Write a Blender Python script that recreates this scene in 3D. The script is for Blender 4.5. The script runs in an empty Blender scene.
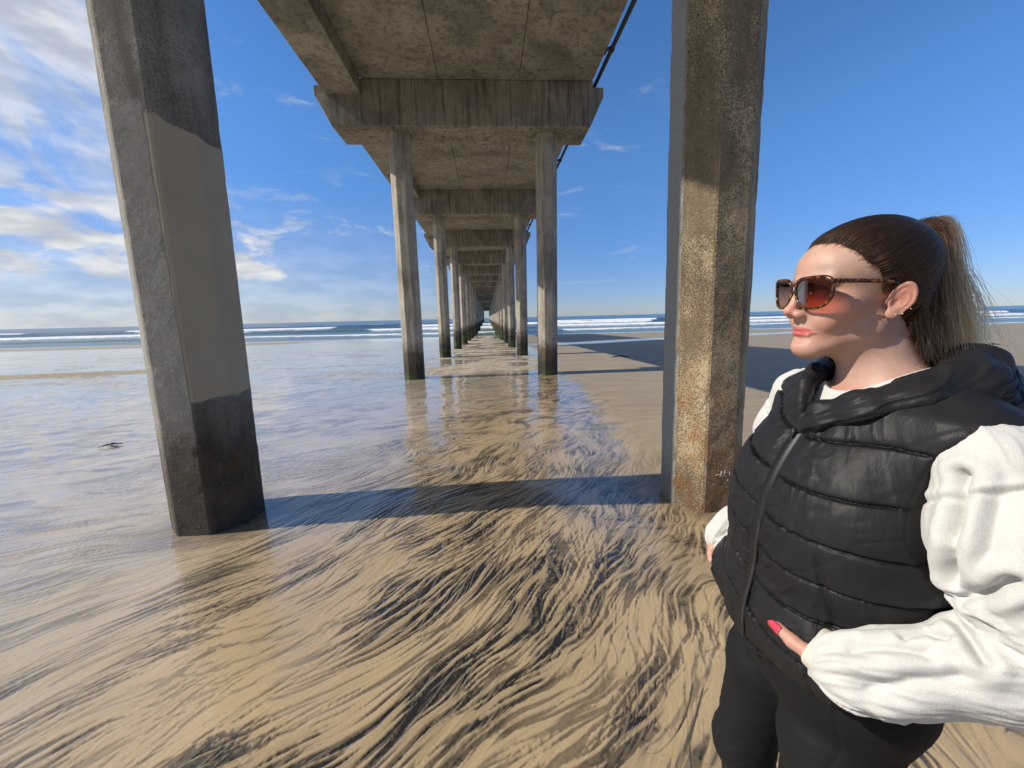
import bpy, bmesh, math, random
import numpy as np
from mathutils import Vector, Matrix
random.seed(7)
rng = np.random.default_rng(11)
SC = bpy.context.scene
COL = SC.collection
PI = math.pi
EYE = 1.57                      # camera height above the sand at the nearest pilings

# ---------------------------------------------------------------- helpers
def tag(o, label=None, cat=None, group=None, kind=None):
    if label: o['label'] = label
    if cat: o['category'] = cat
    if group: o['group'] = group
    if kind: o['kind'] = kind
    return o

def empty(name, loc=(0, 0, 0), rotz=0.0):
    o = bpy.data.objects.new(name, None); COL.objects.link(o)
    o.location = loc; o.rotation_euler = (0, 0, rotz); o.empty_display_size = .1
    return o

def link(name, me, mat=None, parent=None, smooth=False):
    o = bpy.data.objects.new(name, me); COL.objects.link(o)
    if mat is not None:
        for m in (mat if isinstance(mat, (list, tuple)) else [mat]): me.materials.append(m)
    if parent is not None: o.parent = parent
    if smooth: me.polygons.foreach_set('use_smooth', np.ones(len(me.polygons), bool))
    return o

def mesh_np(name, v, f):
    """mesh from numpy verts (n,3) and faces (m,4) or (m,3), or a list of faces"""
    me = bpy.data.meshes.new(name)
    v = np.asarray(v, np.float32)
    if isinstance(f, np.ndarray):
        k = f.shape[1]
        me.vertices.add(len(v)); me.vertices.foreach_set('co', v.ravel())
        me.loops.add(f.size); me.loops.foreach_set('vertex_index', f.astype(np.int32).ravel())
        me.polygons.add(len(f)); me.polygons.foreach_set('loop_start', np.arange(0, f.size, k, dtype=np.int32))
        me.polygons.foreach_set('loop_total', np.full(len(f), k, np.int32))
        me.update(calc_edges=True); me.validate()
    else:
        me.from_pydata([tuple(map(float, p)) for p in v], [], [tuple(int(i) for i in q) for q in f]); me.update()
    return me

def attr(me, name, val):
    a = me.attributes.new(name, 'FLOAT', 'POINT'); a.data.foreach_set('value', np.asarray(val, np.float32)); return a

def grid_faces(nr, nc, wrap=False):
    i = np.arange(nr - 1)[:, None]; j = np.arange(nc if wrap else nc - 1)[None, :]
    a = i * nc + j; b = i * nc + (j + 1) % nc
    return np.stack([a, b, b + nc, a + nc], -1).reshape(-1, 4)

def box_bm(bm, x0, x1, y0, y1, z0, z1):
    vs = [bm.verts.new(p) for p in ((x0,y0,z0),(x1,y0,z0),(x1,y1,z0),(x0,y1,z0),(x0,y0,z1),(x1,y0,z1),(x1,y1,z1),(x0,y1,z1))]
    for f in ((3,2,1,0),(4,5,6,7),(0,1,5,4),(1,2,6,5),(2,3,7,6),(3,0,4,7)): bm.faces.new([vs[i] for i in f])

def bm_me(name, bm):
    bmesh.ops.recalc_face_normals(bm, faces=bm.faces)
    me = bpy.data.meshes.new(name); bm.to_mesh(me); bm.free(); return me

def bevel(o, w, seg=2):
    m = o.modifiers.new('bevel', 'BEVEL'); m.width = w; m.segments = seg; m.limit_method = 'ANGLE'; return m

def tube(pts, rad, n=10, caps=True):
    """tapered tube along points; rad scalar or list. returns verts, faces(list)"""
    P = np.asarray(pts, float); k = len(P); rad = np.broadcast_to(np.asarray(rad, float), (k,))
    T = np.gradient(P, axis=0); T /= np.linalg.norm(T, axis=1)[:, None] + 1e-12
    up = np.array([0, 0, 1.]) if abs(T[0][2]) < .9 else np.array([1., 0, 0])
    V = []; N = up
    for i in range(k):
        N = N - T[i] * (N @ T[i]); N /= np.linalg.norm(N) + 1e-12; B = np.cross(T[i], N)
        a = np.arange(n) / n * 2 * PI
        V.append(P[i] + rad[i] * (np.cos(a)[:, None] * N + np.sin(a)[:, None] * B))
    V = np.concatenate(V); F = [tuple(q) for q in grid_faces(k, n, True)]
    if caps: F += [tuple(range(n))[::-1], tuple(range((k - 1) * n, k * n))]
    return V, F

def merge(parts):
    V = []; F = []; o = 0
    for v, f in parts:
        V.append(np.asarray(v)); F += [tuple(i + o for i in q) for q in f]; o += len(v)
    return np.concatenate(V), F

# numpy value noise -----------------------------------------------------------
def _hash(ix, iy, iz, seed):
    h = (ix.astype(np.int64) * 374761393 + iy.astype(np.int64) * 668265263 + iz.astype(np.int64) * 2147483647 + seed * 1274126177) & 0xFFFFFFFF
    h = ((h ^ (h >> 13)) * 1274126177) & 0xFFFFFFFF
    return ((h ^ (h >> 16)) & 0xFFFFFF).astype(np.float32) / float(0xFFFFFF)

def vnoise(x, y, z=None, seed=0):
    x = np.asarray(x, np.float32); y = np.asarray(y, np.float32)
    ix = np.floor(x); iy = np.floor(y); fx = x - ix; fy = y - iy
    fx = fx * fx * (3 - 2 * fx); fy = fy * fy * (3 - 2 * fy)
    ix = ix.astype(np.int32); iy = iy.astype(np.int32)
    if z is None:
        o = np.zeros_like(ix); h = lambda a, b: _hash(ix + a, iy + b, o, seed)
        return (h(0,0)*(1-fx)+h(1,0)*fx)*(1-fy)+(h(0,1)*(1-fx)+h(1,1)*fx)*fy
    z = np.asarray(z, np.float32); iz = np.floor(z); fz = z - iz; fz = fz*fz*(3-2*fz); iz = iz.astype(np.int32)
    h = lambda a, b, c: _hash(ix + a, iy + b, iz + c, seed)
    l0 = (h(0,0,0)*(1-fx)+h(1,0,0)*fx)*(1-fy)+(h(0,1,0)*(1-fx)+h(1,1,0)*fx)*fy
    l1 = (h(0,0,1)*(1-fx)+h(1,0,1)*fx)*(1-fy)+(h(0,1,1)*(1-fx)+h(1,1,1)*fx)*fy
    return l0*(1-fz)+l1*fz

def fbm(x, y, z=None, oct=4, seed=0):
    s = 0; a = .5; t = 0
    for k in range(oct):
        f = 2.0 ** k
        s = s + a * vnoise(np.asarray(x) * f + 17.3 * k, np.asarray(y) * f - 9.1 * k, None if z is None else np.asarray(z) * f + 5.7 * k, seed + k); t += a; a *= .5
    return s / t

def sstep(a, b, x):
    t = np.clip((np.asarray(x) - a) / (b - a), 0, 1); return t * t * (3 - 2 * t)

# ---------------------------------------------------------------- node helper
class NT:
    def __init__(s, name):
        s.m = bpy.data.materials.new(name); s.m.use_nodes = True; s.t = s.m.node_tree; s.t.nodes.clear()
        s.out = s.t.nodes.new('ShaderNodeOutputMaterial'); s.bsdf = s.n('BsdfPrincipled')
        s.l(s.bsdf.outputs[0], s.out.inputs[0])
    def n(s, typ, **kw):
        nd = s.t.nodes.new('ShaderNode' + typ)
        for k, v in kw.items(): setattr(nd, k, v)
        return nd
    def l(s, a, b): s.t.links.new(a, b)
    def put(s, sock, v):
        if v is None: return
        if isinstance(v, bpy.types.NodeSocket): s.l(v, sock)
        else:
            if isinstance(v, tuple) and len(v) == 3 and sock.type == 'RGBA': v = (*v, 1)
            sock.default_value = v
    def coord(s, kind='Object'): return s.n('TexCoord').outputs[kind]
    def pos(s): return s.n('NewGeometry').outputs['Position']
    def xyz(s, v):
        q = s.n('SeparateXYZ'); s.put(q.inputs[0], v); return q.outputs
    def comb(s, x, y, z):
        q = s.n('CombineXYZ')
        for i, v in enumerate((x, y, z)): s.put(q.inputs[i], v)
        return q.outputs[0]
    def mapping(s, v, scale=(1,1,1), loc=(0,0,0), rot=(0,0,0)):
        q = s.n('Mapping'); s.put(q.inputs[0], v); q.inputs['Scale'].default_value = scale; q.inputs['Location'].default_value = loc; q.inputs['Rotation'].default_value = rot; return q.outputs[0]
    def noise(s, v, scale, detail=5, rough=.55, dist=0., out='Fac'):
        q = s.n('TexNoise'); s.put(q.inputs['Vector'], v); q.inputs['Scale'].default_value = scale; q.inputs['Detail'].default_value = detail
        q.inputs['Roughness'].default_value = rough; q.inputs['Distortion'].default_value = dist; return q.outputs[out]
    def voro(s, v, scale, feature='F1', out='Distance', rand=1.):
        q = s.n('TexVoronoi', feature=feature); s.put(q.inputs['Vector'], v); q.inputs['Scale'].default_value = scale; q.inputs['Randomness'].default_value = rand; return q.outputs[out]
    def math(s, op, a, b=None, clamp=False):
        q = s.n('Math', operation=op); q.use_clamp = clamp; s.put(q.inputs[0], a)
        if b is not None: s.put(q.inputs[1], b)
        return q.outputs[0]
    def ramp(s, v, a, b, lo=0., hi=1., smooth=True):
        q = s.n('MapRange'); q.interpolation_type = 'SMOOTHSTEP' if smooth else 'LINEAR'
        s.put(q.inputs[0], v)
        for i, x in enumerate((a, b, lo, hi)): s.put(q.inputs[1 + i], x)
        return q.outputs[0]
    def mix(s, f, a, b, mode='MIX'):
        q = s.n('Mix', data_type='RGBA', blend_type=mode)
        s.put(q.inputs[0], f); s.put(q.inputs[6], a); s.put(q.inputs[7], b); return q.outputs[2]
    def attr(s, name, out='Fac'):
        q = s.n('Attribute', attribute_name=name); return q.outputs[out]
    def bump(s, h, strength=.5, dist=.01, normal=None):
        q = s.n('Bump'); q.inputs['Strength'].default_value = strength; q.inputs['Distance'].default_value = dist; s.put(q.inputs['Height'], h)
        if normal is not None: s.l(normal, q.inputs['Normal'])
        return q.outputs[0]
    def set(s, **kw):
        for k, v in kw.items():
            s.put(s.bsdf.inputs[k.replace('_', ' ')], v)
        return s.m

# ---------------------------------------------------------------- world, sun, camera
SUN_EL = math.radians(37.3)
SUN_AZ_OFF = math.radians(3.0)      # the sun stands at -X, a touch behind the camera
sun_dir = Vector((-math.cos(SUN_EL) * math.cos(SUN_AZ_OFF), -math.cos(SUN_EL) * math.sin(SUN_AZ_OFF), math.sin(SUN_EL)))  # towards the sun
L = bpy.data.lights.new('sun', 'SUN'); L.energy = 4.9; L.angle = math.radians(.55); L.color = (1, .93, .82)
so = bpy.data.objects.new('sun', L); COL.objects.link(so); so.rotation_euler = (-sun_dir).to_track_quat('-Z', 'Y').to_euler()

def build_world():
    w = bpy.data.worlds.new('World'); SC.world = w; w.use_nodes = True; t = w.node_tree; t.nodes.clear()
    class W(NT):
        def __init__(s): s.t = t
    s = W()
    out = s.n('OutputWorld'); bg = s.n('Background'); s.l(bg.outputs[0], out.inputs[0])
    sky = s.n('TexSky', sky_type='NISHITA'); sky.sun_disc = False; sky.sun_elevation = SUN_EL
    # NISHITA: rotation 0 puts the sun at +Y, positive turns it clockwise seen from above
    sky.sun_rotation = math.atan2(sun_dir.x, sun_dir.y)
    sky.air_density = 1.0; sky.dust_density = .05; sky.ozone_density = 4.0; sky.altitude = 0
    hs = s.n('HueSaturation'); hs.inputs['Saturation'].default_value = 1.12; hs.inputs['Value'].default_value = 1.; s.l(sky.outputs[0], hs.inputs['Color'])
    d = s.coord('Generated'); x, y, z = s.xyz(d)
    tint = s.mix(s.ramp(z, .0, .42), (.43, .52, .80), (.80, .98, 1.15))
    skyc = s.mix(1., hs.outputs[0], tint, 'MULTIPLY')
    zc = s.math('MAXIMUM', z, .02)
    # thin streaky cloud sheet, seen in perspective
    pl = s.comb(s.math('DIVIDE', x, s.math('ADD', zc, .12)), s.math('DIVIDE', y, s.math('ADD', zc, .12)), 0.)
    pr = s.mapping(pl, (1, 1, 1), rot=(0, 0, math.radians(-126)))
    n1 = s.noise(s.mapping(pr, (.55, 1.6, 1), (3.1, 1.4, 0)), 1.5, 9, .60, .5)
    big = s.noise(s.mapping(pl, (1, 1, 1), (5.2, 2.2, 0)), .55, 3, .5)
    az = s.math('ARCTAN2', x, y)                        # 0 along the pier, negative to the left
    left = s.ramp(az, math.radians(-12), math.radians(-44))
    lim = s.math('SUBTRACT', .80, s.math('MULTIPLY', left, .37))
    lim = s.math('SUBTRACT', lim, s.math('MULTIPLY', s.math('SUBTRACT', big, .5), .35))
    lim = s.math('SUBTRACT', lim, s.math('MULTIPLY', s.math('MULTIPLY', s.ramp(az, math.radians(-37), math.radians(-47)), s.ramp(z, .30, .48)), .16))
    c1 = s.ramp(n1, lim, s.math('ADD', lim, .26))
    c1 = s.math('MULTIPLY', c1, s.ramp(z, .12, .26))
    # puffy bank low down on the left
    pv = s.comb(s.math('MULTIPLY', az, 3.2), s.math('MULTIPLY', z, 7.5), 0.)
    n2 = s.noise(s.mapping(pv, (1, 1, 1), (2.3, .7, 0)), 2.1, 9, .56, .3)
    hb = s.math('MULTIPLY', s.ramp(z, .03, .11), s.ramp(z, .34, .17))
    lim2 = s.math('SUBTRACT', .66, s.math('MULTIPLY', s.ramp(az, math.radians(0), math.radians(-42)), .28))
    c2 = s.math('MULTIPLY', s.ramp(n2, lim2, s.math('ADD', lim2, .19)), hb)
    # wisps
    n3 = s.noise(s.mapping(pv, (.8, 1.6, 1), (8.3, 4.7, 0)), 1.7, 8, .62, .8)
    c3 = s.math('MULTIPLY', s.math('MULTIPLY', s.ramp(n3, .56, .80), s.math('MULTIPLY', s.ramp(z, .02, .1), s.ramp(az, math.radians(34), math.radians(14)))), .55)
    veil = s.math('MULTIPLY', s.math('MULTIPLY', s.ramp(z, .30, .0), s.ramp(az, math.radians(20), math.radians(-50))), .60)
    c = s.math('MAXIMUM', s.math('MAXIMUM', s.math('MAXIMUM', s.math('MULTIPLY', c1, .9), c2), c3), veil, True)
    shade = s.noise(s.mapping(pv, (1, 1.4, 1), (2.3, .9, 0)), 3.2, 5, .5)
    ccol = s.mix(s.ramp(shade, .35, .65), (3.8, 4.05, 4.5), (5.9, 5.95, 6.0))
    colr = s.mix(c, skyc, ccol)
    s.l(colr, bg.inputs[0]); bg.inputs[1].default_value = .128
build_world()

def build_camera():
    F = 390.; vp = (487., 318.); tilt = -.0235
    a = np.array([vp[0] - 512, vp[1] - 384, F]); a /= np.linalg.norm(a)
    b = np.array([vp[0] + 100 - 512, vp[1] + tilt * 100 - 384, F])
    n = np.cross(a, b); n /= np.linalg.norm(n); n = n if n[1] < 0 else -n
    r = np.cross(a, n); r = r / np.linalg.norm(r); r = r if r[0] > 0 else -r
    R = np.array([r, a, n])                 # rows: world X, Y, Z in camera (right, down, forward)
    cam = bpy.data.cameras.new('camera'); co = bpy.data.objects.new('camera', cam); COL.objects.link(co)
    cam.sensor_width = 36; cam.lens = 36 * F / 1024; cam.clip_start = .02; cam.clip_end = 60000
    M = Matrix(((R[0][0], -R[0][1], -R[0][2]), (R[1][0], -R[1][1], -R[1][2]), (R[2][0], -R[2][1], -R[2][2])))
    co.matrix_world = Matrix.Translation((0, 0, EYE)) @ M.to_4x4()
    SC.camera = co
build_camera()
SC.view_settings.view_transform = 'Standard'; SC.view_settings.look = 'None'
SC.view_settings.exposure = .12; SC.view_settings.gamma = 1.; SC.view_settings.use_curve_mapping = False
SC.render.engine = 'CYCLES'
SC.cycles.max_bounces = 8; SC.cycles.transparent_max_bounces = 12
SC.cycles.use_denoising = True

# ---------------------------------------------------------------- the beach
SEA_Z = -1.66
def ground_z(x, y):
    y = np.asarray(y, float); x = np.asarray(x, float)
    z = np.where(y < 35, -.027 * (y - 3), -.864 - .020 * (y - 35))
    z = np.where(y > 70, -1.564 - .03 * (y - 70), z)
    z = np.maximum(z, -6.)
    # scour hollow round the right piling, and broad swales
    z = z - .03 * np.exp(-(((x + 2.3) / .55) ** 2 + ((y - 3.2) / .5) ** 2))
    z = z - .065 * np.exp(-(((x - 1.75) / .8) ** 2 + ((y - 3.1) / .8) ** 2))
    return z

def flow_angle(x, y):
    a = np.interp(x, [-9, -5, -3.2, -1.6, -.5, .35, 1.0, 3], np.radians([6, 13, 26, 38, 43, 42, 50, 48]))
    a = a + sstep(4, 8, y) * np.interp(x, [-6, -2, 0, 2], [0, .25, -.3, -.5])
    s1 = fbm(x / 1.1 + 4, y / 1.1, oct=2, seed=3) - .5
    s2 = fbm(x / .40, y / .40, oct=2, seed=8) - .5
    s3 = fbm(x / .13, y / .13, oct=2, seed=15) - .5
    k = .8 + 1.0 * sstep(3.4, 5, y) * np.exp(-((x + .2) / 2.2) ** 2) + .45 * sstep(.2, 1.2, x)
    return a + k * (1.0 * s1 + .9 * s2 + .75 * s3)

def lic(src, ang, n, h):
    """average src along the flow, n cells both ways"""
    H_, W_ = src.shape; dx = np.cos(ang).astype(np.float32); dy = np.sin(ang).astype(np.float32)
    jj, ii = np.meshgrid(np.arange(W_, dtype=np.float32), np.arange(H_, dtype=np.float32))
    acc = src.copy(); wt = 1.
    for sg in (1, -1):
        px = jj.copy(); py = ii.copy()
        for k in range(n):
            cx = np.clip(px + .5, 0, W_ - 1).astype(np.int32); cy = np.clip(py + .5, 0, H_ - 1).astype(np.int32)
            vx = dx[cy, cx]; vy = dy[cy, cx]
            px += sg * vx * h; py += sg * vy * h
            cx = np.clip(px + .5, 0, W_ - 1).astype(np.int32); cy = np.clip(py + .5, 0, H_ - 1).astype(np.int32)
            w = .5 + .5 * math.cos(PI * (k + 1) / (n + 1)); acc += w * src[cy, cx]; wt += w
    acc /= wt; q = acc.copy()
    for a_ in (0, 1): q = (np.roll(q, 1, a_) + 2 * q + np.roll(q, -1, a_)) / 4
    return q

def norm01(a):
    lo, hi = np.percentile(a[::7, ::7], (3, 97)); return np.clip((a - lo) / (hi - lo), 0, 1)

def streaks(x0, x1, y0, y1, h, seed):
    """maps of braided brush strokes, fine strands and marbling on a world grid"""
    W_ = int((x1 - x0) / h) + 1; H_ = int((y1 - y0) / h) + 1
    X, Y = np.meshgrid(np.linspace(x0, x1, W_, dtype=np.float32), np.linspace(y0, y1, H_, dtype=np.float32))
    A = flow_angle(X, Y)
    w1 = 1.3 * (fbm(X / .5, Y / .5, oct=2, seed=seed + 30) - .5)
    r = np.random.default_rng(seed)
    fine = r.random((H_, W_), dtype=np.float32)
    for a_ in (0, 1): fine = (np.roll(fine, 1, a_) + fine + np.roll(fine, -1, a_)) / 3
    med = vnoise(X / .0068, Y / .0068, seed=seed + 2)
    wide = vnoise(X / .015, Y / .015, seed=seed + 4)
    big = fbm(X / .13, Y / .13, oct=2, seed=seed + 3)
    f = norm01(lic(fine, A, int(.20 / h), 1.)); m = norm01(lic(med, A + .30 + .8 * w1, int(.22 / h), 1.)); w = norm01(lic(wide, A - .30 - .9 * w1, int(.30 / h), 1.))
    b = norm01(lic(big, A, int(.50 / h), 1.))
    wx = X + .35 * (fbm(X / .5, Y / .5, oct=3, seed=seed + 5) - .5); wy = Y + .35 * (fbm(X / .5 + 7, Y / .5, oct=3, seed=seed + 6) - .5)
    wx, wy = wx + .22 * (fbm(wx / .22, wy / .22, oct=2, seed=seed + 7) - .5), wy + .22 * (fbm(wx / .22 + 3, wy / .22, oct=2, seed=seed + 8) - .5)
    mar = fbm(wx / .30, wy / .16, oct=4, seed=seed + 9)
    return X, Y, f, m, w, b, mar

NEAR = (-4.3, 2.8, .5, 6.0, .004); FAR = (-24., 9., -2.5, 30., .022)
def sand_maps(xf, yf):
    out = {}
    for key, (x0, x1, y0, y1, h) in (('n', NEAR), ('f', FAR)):
        g = streaks(x0, x1, y0, y1, h, 31)[2:]
        out[key] = [bil(q, x0, y0, h, xf, yf) for q in g]
    wn = sstep(.0, .5, xf - NEAR[0]) * sstep(0, .5, NEAR[1] - xf) * sstep(0, .4, yf - NEAR[2]) * sstep(0, 1.2, NEAR[3] - yf)
    return [out['n'][i] * wn + out['f'][i] * (1 - wn) for i in range(5)]

def sand_dark(xf, yf, maps=None):
    f, m, w, b, mar = maps or sand_maps(xf, yf)
    patch = fbm(xf / .75 + 2, yf / .75, oct=3, seed=41); patch2 = fbm(xf / .30 + 9, yf / .30, oct=3, seed=44)
    # where black sand gathered: patches drawn out along the flow, with bare tan sand between
    bias = sstep(.30, .70, .34 * b + .36 * patch + .34 * patch2 + .02)
    t = .25 * (bias - .45)
    dm = sstep(.49, .70, .58 * m + .42 * f + t); dw = sstep(.52, .74, .52 * w + .48 * f + t); df = sstep(.46, .76, f + .7 * t)
    d1 = np.maximum(np.maximum(.9 * dw, 1. * dm) * (.35 + .65 * bias), .8 * df * bias ** 1.5)
    # soft dark sand trailing off one side of the strokes
    soft = sstep(.40, .95, bias) * (.40 + .40 * (m - .3)) * sstep(.35, .7, patch2 + .12)
    d1 = np.maximum(d1, soft)
    swirl = np.clip(.12 + .9 * sstep(3.2, 4.6, yf) * np.exp(-((xf - .1) / 2.4) ** 2) + .75 * sstep(.2, 1.1, xf) * sstep(4.2, 2.2, yf), 0, 1) * sstep(.38, .62, patch + .12)
    mr = 1 - np.minimum(1, np.abs(mar - .5) / .03); mr2 = sstep(.52, .60, mar + .10 * (f - .5)) * sstep(.68, .58, mar)
    d2 = np.clip(.85 * mr2 * (.45 + .55 * m) + .4 * mr, 0, 1)
    d = d1 * (1 - .6 * swirl) + d2 * .75 * swirl
    # thin dark rills wandering down the slope
    q = fbm((xf * .77 + yf * .64) / 1.1 + .35 * patch2, (-xf * .64 + yf * .77) / .30 + .5 * patch, oct=3, seed=91)
    d = np.maximum(d, .50 * sstep(.50, .78, f) * sstep(.30, .55, patch)); d = np.maximum(d, .42 * sstep(.50, .80, m) * sstep(.36, .58, patch2))
    d = np.maximum(d, .95 * (1 - np.minimum(1, np.abs(q - .5) / .006)) * sstep(.44, .56, patch2))
    d = d * (.48 + .62 * sstep(.22, .58, f)) * (1 - .35 * sstep(.62, .75, m) * sstep(.5, .9, bias))
    return np.clip(d, 0, 1)

def bil(G, x0, y0, h, x, y):
    H_, W_ = G.shape; fx = np.clip((x - x0) / h, 0, W_ - 1.001); fy = np.clip((y - y0) / h, 0, H_ - 1.001)
    ix = fx.astype(np.int32); iy = fy.astype(np.int32); fx = fx - ix; fy = fy - iy
    return (G[iy, ix] * (1 - fx) + G[iy, ix + 1] * fx) * (1 - fy) + (G[iy + 1, ix] * (1 - fx) + G[iy + 1, ix + 1] * fx) * fy

def build_beach():
    # view-angle spaced polar sheet: fine near the pier, reaching far out under the sea
    a_in = np.linspace(-62, 60, 1180); a_out = np.concatenate([np.linspace(60, 298, 120)[1:-1]])
    az = np.radians(np.concatenate([a_in, a_out]))
    dep = np.concatenate([np.linspace(78, 58, 20)[:-1], np.linspace(58, 1.2, 760)[:-1], np.linspace(1.2, .06, 40)])
    rad = 1.5 / np.tan(np.radians(dep)); rad[0] = .05
    RR, AA = np.meshgrid(rad, az, indexing='ij')
    x = RR * np.sin(AA); y = RR * np.cos(AA)
    xf = x.ravel(); yf = y.ravel(); n = len(xf)
    maps = sand_maps(xf, yf); f, m, w, b, mar = maps
    wf = sstep(0, 3, xf - FAR[0]) * sstep(0, 2, FAR[1] - xf) * sstep(0, 6, FAR[3] - yf) * sstep(0, .5, yf - FAR[2])
    # where the sand is plain, wet, washed
    patch = fbm(xf / 1.3 + 2, yf / 1.3, oct=3, seed=41)
    patch2 = fbm(xf / .45 + 9, yf / .45, oct=2, seed=44)
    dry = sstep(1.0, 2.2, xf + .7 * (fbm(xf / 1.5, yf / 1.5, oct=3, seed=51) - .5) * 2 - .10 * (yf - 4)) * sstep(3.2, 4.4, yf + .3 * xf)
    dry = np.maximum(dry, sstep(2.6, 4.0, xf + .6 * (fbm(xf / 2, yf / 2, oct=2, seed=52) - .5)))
    lft = sstep(-.6, -3.2, xf + .35 * (yf - 3) * -1 + 1.2 * (patch - .5))
    wet = np.clip(.80 + .2 * lft - .5 * sstep(.6, 1.6, xf + .8 * (patch - .5)) * sstep(3.4, 2.4, yf) - .25 * sstep(.5, .7, patch2) * (1 - lft), 0, 1)
    # drying sand bars across the flats to the left and to the right
    bar = lambda yc, w, xa, xb, sl: np.exp(-((yf - yc - sl * xf + 3 * (fbm(xf / 14, yf / 14, oct=3, seed=int(yc)) - .5)) / w) ** 2) * sstep(xa, xa + 6, xf) * sstep(xb, xb - 6, xf)
    bars = np.clip(bar(19.5, 1.6, -60, -11, .15) * 1.3 + bar(57, 5, -90, -22, .02) * 1.2, 0, 1)
    wet = wet * (1 - bars)
    wet = wet * (1 - dry)
    right_pool = np.exp(-((yf - 36 - .35 * (xf - 8) + 4 * (fbm(xf / 9, yf / 9, oct=3, seed=61) - .5)) / 2.4) ** 2) * sstep(2, 6, xf)
    wet = np.maximum(wet, right_pool * .97)
    wet = np.maximum(wet, sstep(62, 70, yf + 8 * (fbm(xf / 20, yf / 20, oct=3, seed=62) - .5)))
    d = sand_dark(xf, yf, maps) * (1 - .45 * lft) * 1.06
    for px_, py_ in ((-2.3, 3.2), (1.85, 3.2), (-2.33, 12.34), (1.89, 12.34)):      # black sand caught round the piling feet
        rr = np.hypot(xf - px_, (yf - py_)); d = np.maximum(d, .75 * sstep(.62, .36, rr + .25 * (patch2 - .5)) * (.4 + .6 * m))
    d = d * (1 - .93 * dry) * wf + (1 - wf) * .12
    d = d * (1 - .6 * bars)
    # relief: streaks stand a few millimetres, hollows where rills ran
    z = ground_z(xf, yf)
    amp = np.clip(1.6 - yf / 30, .15, 1)
    rel = -.0060 * (d - .3) + .004 * (b - .5) + .0020 * (m - .5) + .016 * (patch2 - .5) * (1 - dry) + .02 * (patch - .5)
    z = z + rel * amp * np.where(yf < 60, 1, 0) * (1 - .6 * dry) + .012 * dry * (fbm(xf / .5, yf / .25, oct=3, seed=71) - .5)
    z += np.where(yf > 20, .10 * bars, 0)
    me = mesh_np('beach', np.stack([xf, yf, z], 1), grid_faces(len(rad), len(az), True))
    gap = sstep(11, 15, yf) * sstep(3.4, 2.2, np.abs(xf + .2)) * sstep(.36, .56, fbm(xf / 1.3, yf / 1.1, oct=3, seed=81)); wet = wet * (1 - .9 * gap)
    flats = sstep(9, 14, yf) * sstep(.45, .62, fbm(xf / 2.6, yf / 1.0, oct=4, seed=83)) * sstep(46, 30, yf); wet = wet * (1 - .55 * flats * (xf < 3))
    dry = np.maximum(dry, .8 * bars)
    attr(me, 'dark', d); attr(me, 'wet', wet); attr(me, 'dry', dry); attr(me, 'lft', lft * (1 - dry) * (1 - bars))
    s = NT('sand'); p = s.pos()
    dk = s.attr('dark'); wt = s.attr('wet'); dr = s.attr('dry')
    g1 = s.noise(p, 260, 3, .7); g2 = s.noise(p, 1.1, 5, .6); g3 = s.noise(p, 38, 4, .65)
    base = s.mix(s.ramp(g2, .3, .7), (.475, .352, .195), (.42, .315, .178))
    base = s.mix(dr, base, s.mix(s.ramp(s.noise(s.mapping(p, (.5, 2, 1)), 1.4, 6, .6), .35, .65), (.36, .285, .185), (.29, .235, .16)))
    base = s.mix(s.math('MULTIPLY', s.ramp(g1, .35, .7), .28), base, (.20, .155, .09))
    dk2 = s.math('ADD', dk, s.math('MULTIPLY', s.math('SUBTRACT', g3, .5), s.math('MULTIPLY', dk, .7)), True)
    dk2 = s.math('ADD', dk2, s.math('MULTIPLY', s.ramp(g1, .62, .75), .10), True)
    c = s.mix(dk2, base, (.017, .017, .017))
    c = s.mix(s.math('MULTIPLY', s.attr('lft'), .45), c, s.mix(dk2, (.46, .43, .38), (.06, .057, .055)))  # left flats painted paler grey, sky reflection put into the sand colour
    rg = s.ramp(wt, .2, .9, .62, .42)
    h = s.math('ADD', s.math('MULTIPLY', g1, .25), s.math('MULTIPLY', g3, .75))
    bp = s.bump(h, .28, .006)
    wave = s.noise(s.mapping(p, (1.1, 3.2, 1), rot=(0, 0, -.25)), 2.6, 4, .55, .6)
    cn = s.bump(s.math('ADD', s.math('MULTIPLY', wave, s.ramp(s.xyz(p)[1], 5, 15, .30, 1.5)), s.math('MULTIPLY', dk, .45)), .15, .008)
    s.set(Base_Color=c, Roughness=rg, Normal=bp, Specular_IOR_Level=.25, Coat_Weight=s.ramp(wt, .10, .60), Coat_Roughness=s.ramp(wt, .3, 1, .24, .05), Coat_IOR=1.5, Coat_Normal=cn)
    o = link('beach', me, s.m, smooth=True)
    tag(o, 'tan beach sand swirled with black sand streaks, wet on the left', 'beach', kind='structure')
build_beach()

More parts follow.
